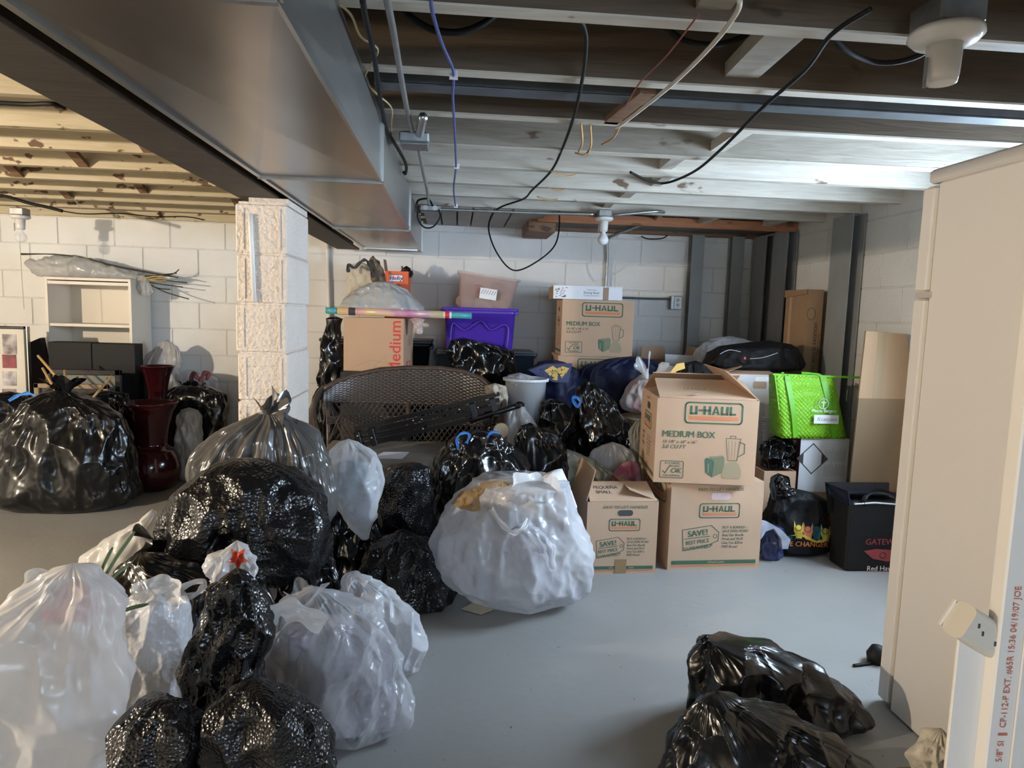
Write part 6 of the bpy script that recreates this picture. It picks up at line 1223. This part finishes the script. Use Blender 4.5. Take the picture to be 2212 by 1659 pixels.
for s in (-1, 1): MB().lathe([(.004, -.004), (.003, 0)], (jb.x+s*.035, jb.y, 1.828), 8).build('screw', m_riv, t)
wire('nipple', None, [(905, 300), (910, 270), (914, 252)], .016, m_galv, z=1.865, parent=t)
jb = PZ(930, 450, 1.86); t = thing('junction_box', jb, 'small galvanised junction box at the far end of the conduit', 'junction box')
MB().box(jb.x-.065, jb.x+.065, jb.y-.05, jb.y+.05, 1.835, 1.875, .006).build('box', m_galvd, t)
for s in (-.03, .03): MB().lathe([(.016, -.003), (.015, 0)], (jb.x+s, jb.y-.051, 1.856), 14, 'y').build('knockout', m_galv, t)
wire('black_loop', None, [(900, 440, 4.35), (905, 432, 4.33), (925, 430, 4.32), (935, 445, 4.3)], .006, m_black, parent=t)
wire('black_loop', None, [(905, 445, 4.3), (902, 470, 4.3), (915, 490, 4.3), (935, 490, 4.3), (950, 470, 4.3), (948, 452, 4.3)], .005, m_black, parent=t)
# horizontal conduit to the bulb
o = wire('conduit', 'long grey conduit crossing below the joists to the white bulb', [(945, 452, 4.33), (1050, 456, 4.33), (1160, 460, 4.33), (1285, 463, 4.33)], .010, m_cond, 'conduit')
wire('conduit', 'bent grey conduit from the white bulb fixture to the wall', [(1325, 465, 4.33), (1400, 458, 4.33), (1428, 457, 4.36), (1432, 462, 4.5), (1400, 480, 4.95), (1330, 507, 5.33), (1313, 520, 5.36), (1312, 560, 5.365), (1309, 620, 5.365), (1306, 690, 5.365)], .011, m_cond, 'conduit', k=5)
bp = P(1305, 466, 4.33); lampholder('bulb_fixture', (bp.x, 4.33, bp.z), 'white porcelain lamp holder with frosted bulb on the conduit', True, None, 1.)
# outlet and its conduit
wire('conduit', 'dark conduit running along the far wall to the outlet', [(1345, 643, 5.36), (1400, 645, 5.36), (1455, 646, 5.36)], .008, mat('dark_conduit', (.10, .10, .095), .5, .5), 'conduit')
oc = P(1462, 654, 5.34); t = thing('wall_outlet', (oc.x, 5.36, oc.z-.06), 'white duplex outlet in a metal box on the far wall', 'outlet')
MB().box(oc.x-.052, oc.x+.042, 5.33, 5.388, oc.z-.055, oc.z+.055, .004).build('box', m_galvd, t); MB().box(oc.x-.027, oc.x+.033, 5.322, 5.33, oc.z-.045, oc.z+.047, .003).build('cover_plate', mat('white_plate', (.75, .74, .70), .35), t)
for s in (-.02, .022): MB().lathe([(.001, -.003), (.014, -.003), (.015, 0)], (oc.x+.003, 5.322, oc.z+s), 16, 'y').build('socket', mat('ivory_socket', (.42, .38, .30), .4), t)
# black cables
wire('cable', 'black coaxial cable drooping from the joists and looping down at the far wall', [(1150, -10, 1.62), (1215, 28, 1.62), (1248, 42, 1.62), (1262, 60, 1.66), (1266, 100, 1.75), (1258, 170, 1.95), (1240, 250, 2.3), (1215, 320, 2.8), (1190, 370, 3.2), (1150, 410, 3.7), (1130, 430, 4.0), (1080, 448, 4.35), (1060, 470, 4.5), (1056, 500, 4.6), (1070, 540, 4.7), (1095, 575, 4.75), (1120, 584, 4.78), (1160, 565, 4.78), (1195, 535, 4.75), (1207, 500, 4.65), (1208, 445, 4.45)], .0055, m_black, k=6)
wire('cable', 'thick black cable sagging between two joists near the blue wire', [(840, -40, 1.8), (858, 0, 1.8), (880, 30, 1.8), (930, 62, 1.8), (985, 70, 1.8), (1030, 58, 1.8), (1062, 38, 1.8), (1095, 8, 1.8)], .009, m_black)
wire('cable', 'black cable running diagonally from the bare lamp holder to the far joists', [(1880, 20), (1796, 75), (1740, 150), (1650, 230), (1560, 320), (1500, 370), (1440, 395), (1400, 390), (1362, 372)], .006, m_black, z=1.875)
wire('cable', 'black cable sagging from the diagonal cable to the bare lamp holder', [(1796, 76, 1.62), (1830, 110, 1.66), (1880, 132, 1.7), (1930, 135, 1.7), (1985, 120, 1.68), (2030, 90, 1.64)], .007, m_black)
wire('cable', 'short black cable sagging between joist blocks', [(1425, 40, 1.8), (1442, 62, 1.8), (1480, 88, 1.8), (1540, 97, 1.8), (1590, 85, 1.8), (1620, 68, 1.8), (1640, 45, 1.8)], .008, m_black)
wire('cable', 'dark cable hanging beside the duct', [(783, 0), (790, 40), (806, 110), (818, 190), (826, 240), (838, 285), (862, 325), (877, 355), (876, 375), (872, 372)], .007, m_black, z=1.86)
wire('wire', 'thin blue wire stapled across the joists', [(930, -5), (935, 30), (955, 95), (975, 140), (980, 165), (978, 210), (982, 280), (985, 350), (984, 370), (980, 410), (984, 445)], .0045, m_bluew, z=1.875, k=5)
for x, y in ((980, 165), (987, 361), (985, 446)):
    p = PZ(x, y, 1.874); tag(MB().box(p.x-.012, p.x+.012, p.y-.004, p.y+.004, 1.866, 1.889).build('cable_staple', m_w), 'small white cable staple over the blue wire on ' + {980: 'the joist beside the steel channel', 987: 'a whitewashed middle joist', 985: 'the joist next to the long conduit'}[x], 'staple', 'cable staples')
wire('cable', 'cream cable running diagonally up between the joists', [(1598, 0), (1590, 30), (1540, 95), (1460, 175), (1380, 240), (1330, 278)], .006, m_cream, z=1.872)
wire('wire', 'thin tan wire trailing down beside the duct', [(735, 10), (760, 35), (780, 80), (815, 105), (805, 135), (788, 170), (810, 200), (845, 232), (845, 270), (845, 310)], .003, m_tan, z=1.87)
wire('wire', 'thin cream wire running along the duct side toward the far box', [(848, 330), (870, 390), (885, 425), (900, 460), (908, 462)], .005, m_cream, z=1.86)
wire('wire', 'thin red wire crossing the joists', [(1510, 30), (1440, 120), (1385, 175), (1350, 230)], .0022, mat('red_wire', (.25, .06, .04), .5), z=1.876)
# frayed twine at joists
for k, (a, b) in enumerate((((1342, 265), (1300, 312)), ((1272, 325), (1242, 330)), ((1255, 268), (1250, 328)), ((1275, 270), (1268, 335)), ((1190, 370), (1245, 378)), ((1180, 405), (1220, 410)), ((1160, 425), (1205, 430)))):
    p, q = PZ(*a, 1.875), PZ(*b, 1.870); tag(MB().tube(smooth_path([p, (p+q)/2+Vector((.01, 0, -.012)), q], 5), .004, 5).build('twine', m_rope, smooth=True), 'frayed brown twine scrap ' + ('curling off the reddish cleat', 'lying flat below the two hanging strands', 'hanging beside the black coaxial cable', 'hanging next to its twin strand under the reddish cleat', 'where the coaxial cable crosses a whitewashed joist', 'on the second whitewashed joist from the far conduit', 'just above the far conduit')[k], 'twine', 'twine scraps on the joists')
# reddish board along the bay
a, b = PZ(1400, 195, 1.90), PZ(1318, 262, 1.90); tag(MB().beam(a, b, .05, .02).build('wood_cleat', m_raw), 'short reddish wood cleat between two joists', 'wood cleat')
# bare lamp holder, upper right
p = PZ(2045, 52, 1.875); lampholder('lamp_holder', (p.x, p.y, 1.875), 'empty porcelain lamp holder on the near joist above the refrigerator', False, None, 1.25)
# left bulb fixture + wires
p = P(43, 462, 4.72); lampholder('bulb_fixture', (p.x, 4.72, p.z), 'lamp holder with clear bulb near the far left wall', True, None, 1., chrome=True)
wire('cable', 'thick black cable drooping under the left joists', [(-10, 425, 4.5), (12, 424, 4.5), (60, 438, 4.5), (100, 447, 4.5), (135, 456, 4.5)], .010, m_black)
wire('cable', 'thin dark cable along the top of the far wall on the left', [(130, 455, 5.36), (180, 462, 5.36), (260, 461, 5.36), (330, 468, 5.36), (400, 468, 5.36), (440, 475, 5.36)], .004, m_black)
wire('pull_cord', 'thin cord hanging from the left bulb fixture', [(42, 505, 4.72), (46, 580, 4.72), (52, 668, 4.72)], .0018, m_tan)
wire('cable', 'dark cable clipped along a left joist', [(-5, 222), (60, 225), (112, 224), (140, 232)], .008, m_black, z=1.885)
for x, y in ((58, 440), (160, 445)):
    q = P(x, y, 4.72); tag(MB().beam((q.x, 4.70, 1.885), (q.x+.05, 4.72, 1.81), .03, .004).build('metal_bracket', m_galv), 'bent metal strap bracket on a left joist ' + ('beside the clear bulb' if x == 58 else 'away from the clear bulb'), 'bracket', 'metal strap brackets')
wire('cable', 'loose cable dangling at the top of the far wall near the corner', [(1385, 510, 5.3), (1400, 516, 5.3), (1430, 515, 5.3), (1442, 508, 5.3)], .005, m_black)
# wiring squeezed between beam and duct
wire('cable', 'black cable lying in the gap between the beam and the duct', [(600, 395, 3.0), (650, 440, 3.3), (700, 478, 3.9), (760, 525, 4.9)], .012, m_black)
wire('painted_pipe', 'thin white painted pipe running down the far wall behind the duct end', [(706, 515, 5.375), (709, 600, 5.375), (711, 680, 5.375), (713, 760, 5.375), (714, 860, 5.375)], .016, m_block, 'pipe')
for o in bpy.data.objects:
    for k in ('topx', 'topy', 'topz'):
        if k in o: del o[k]
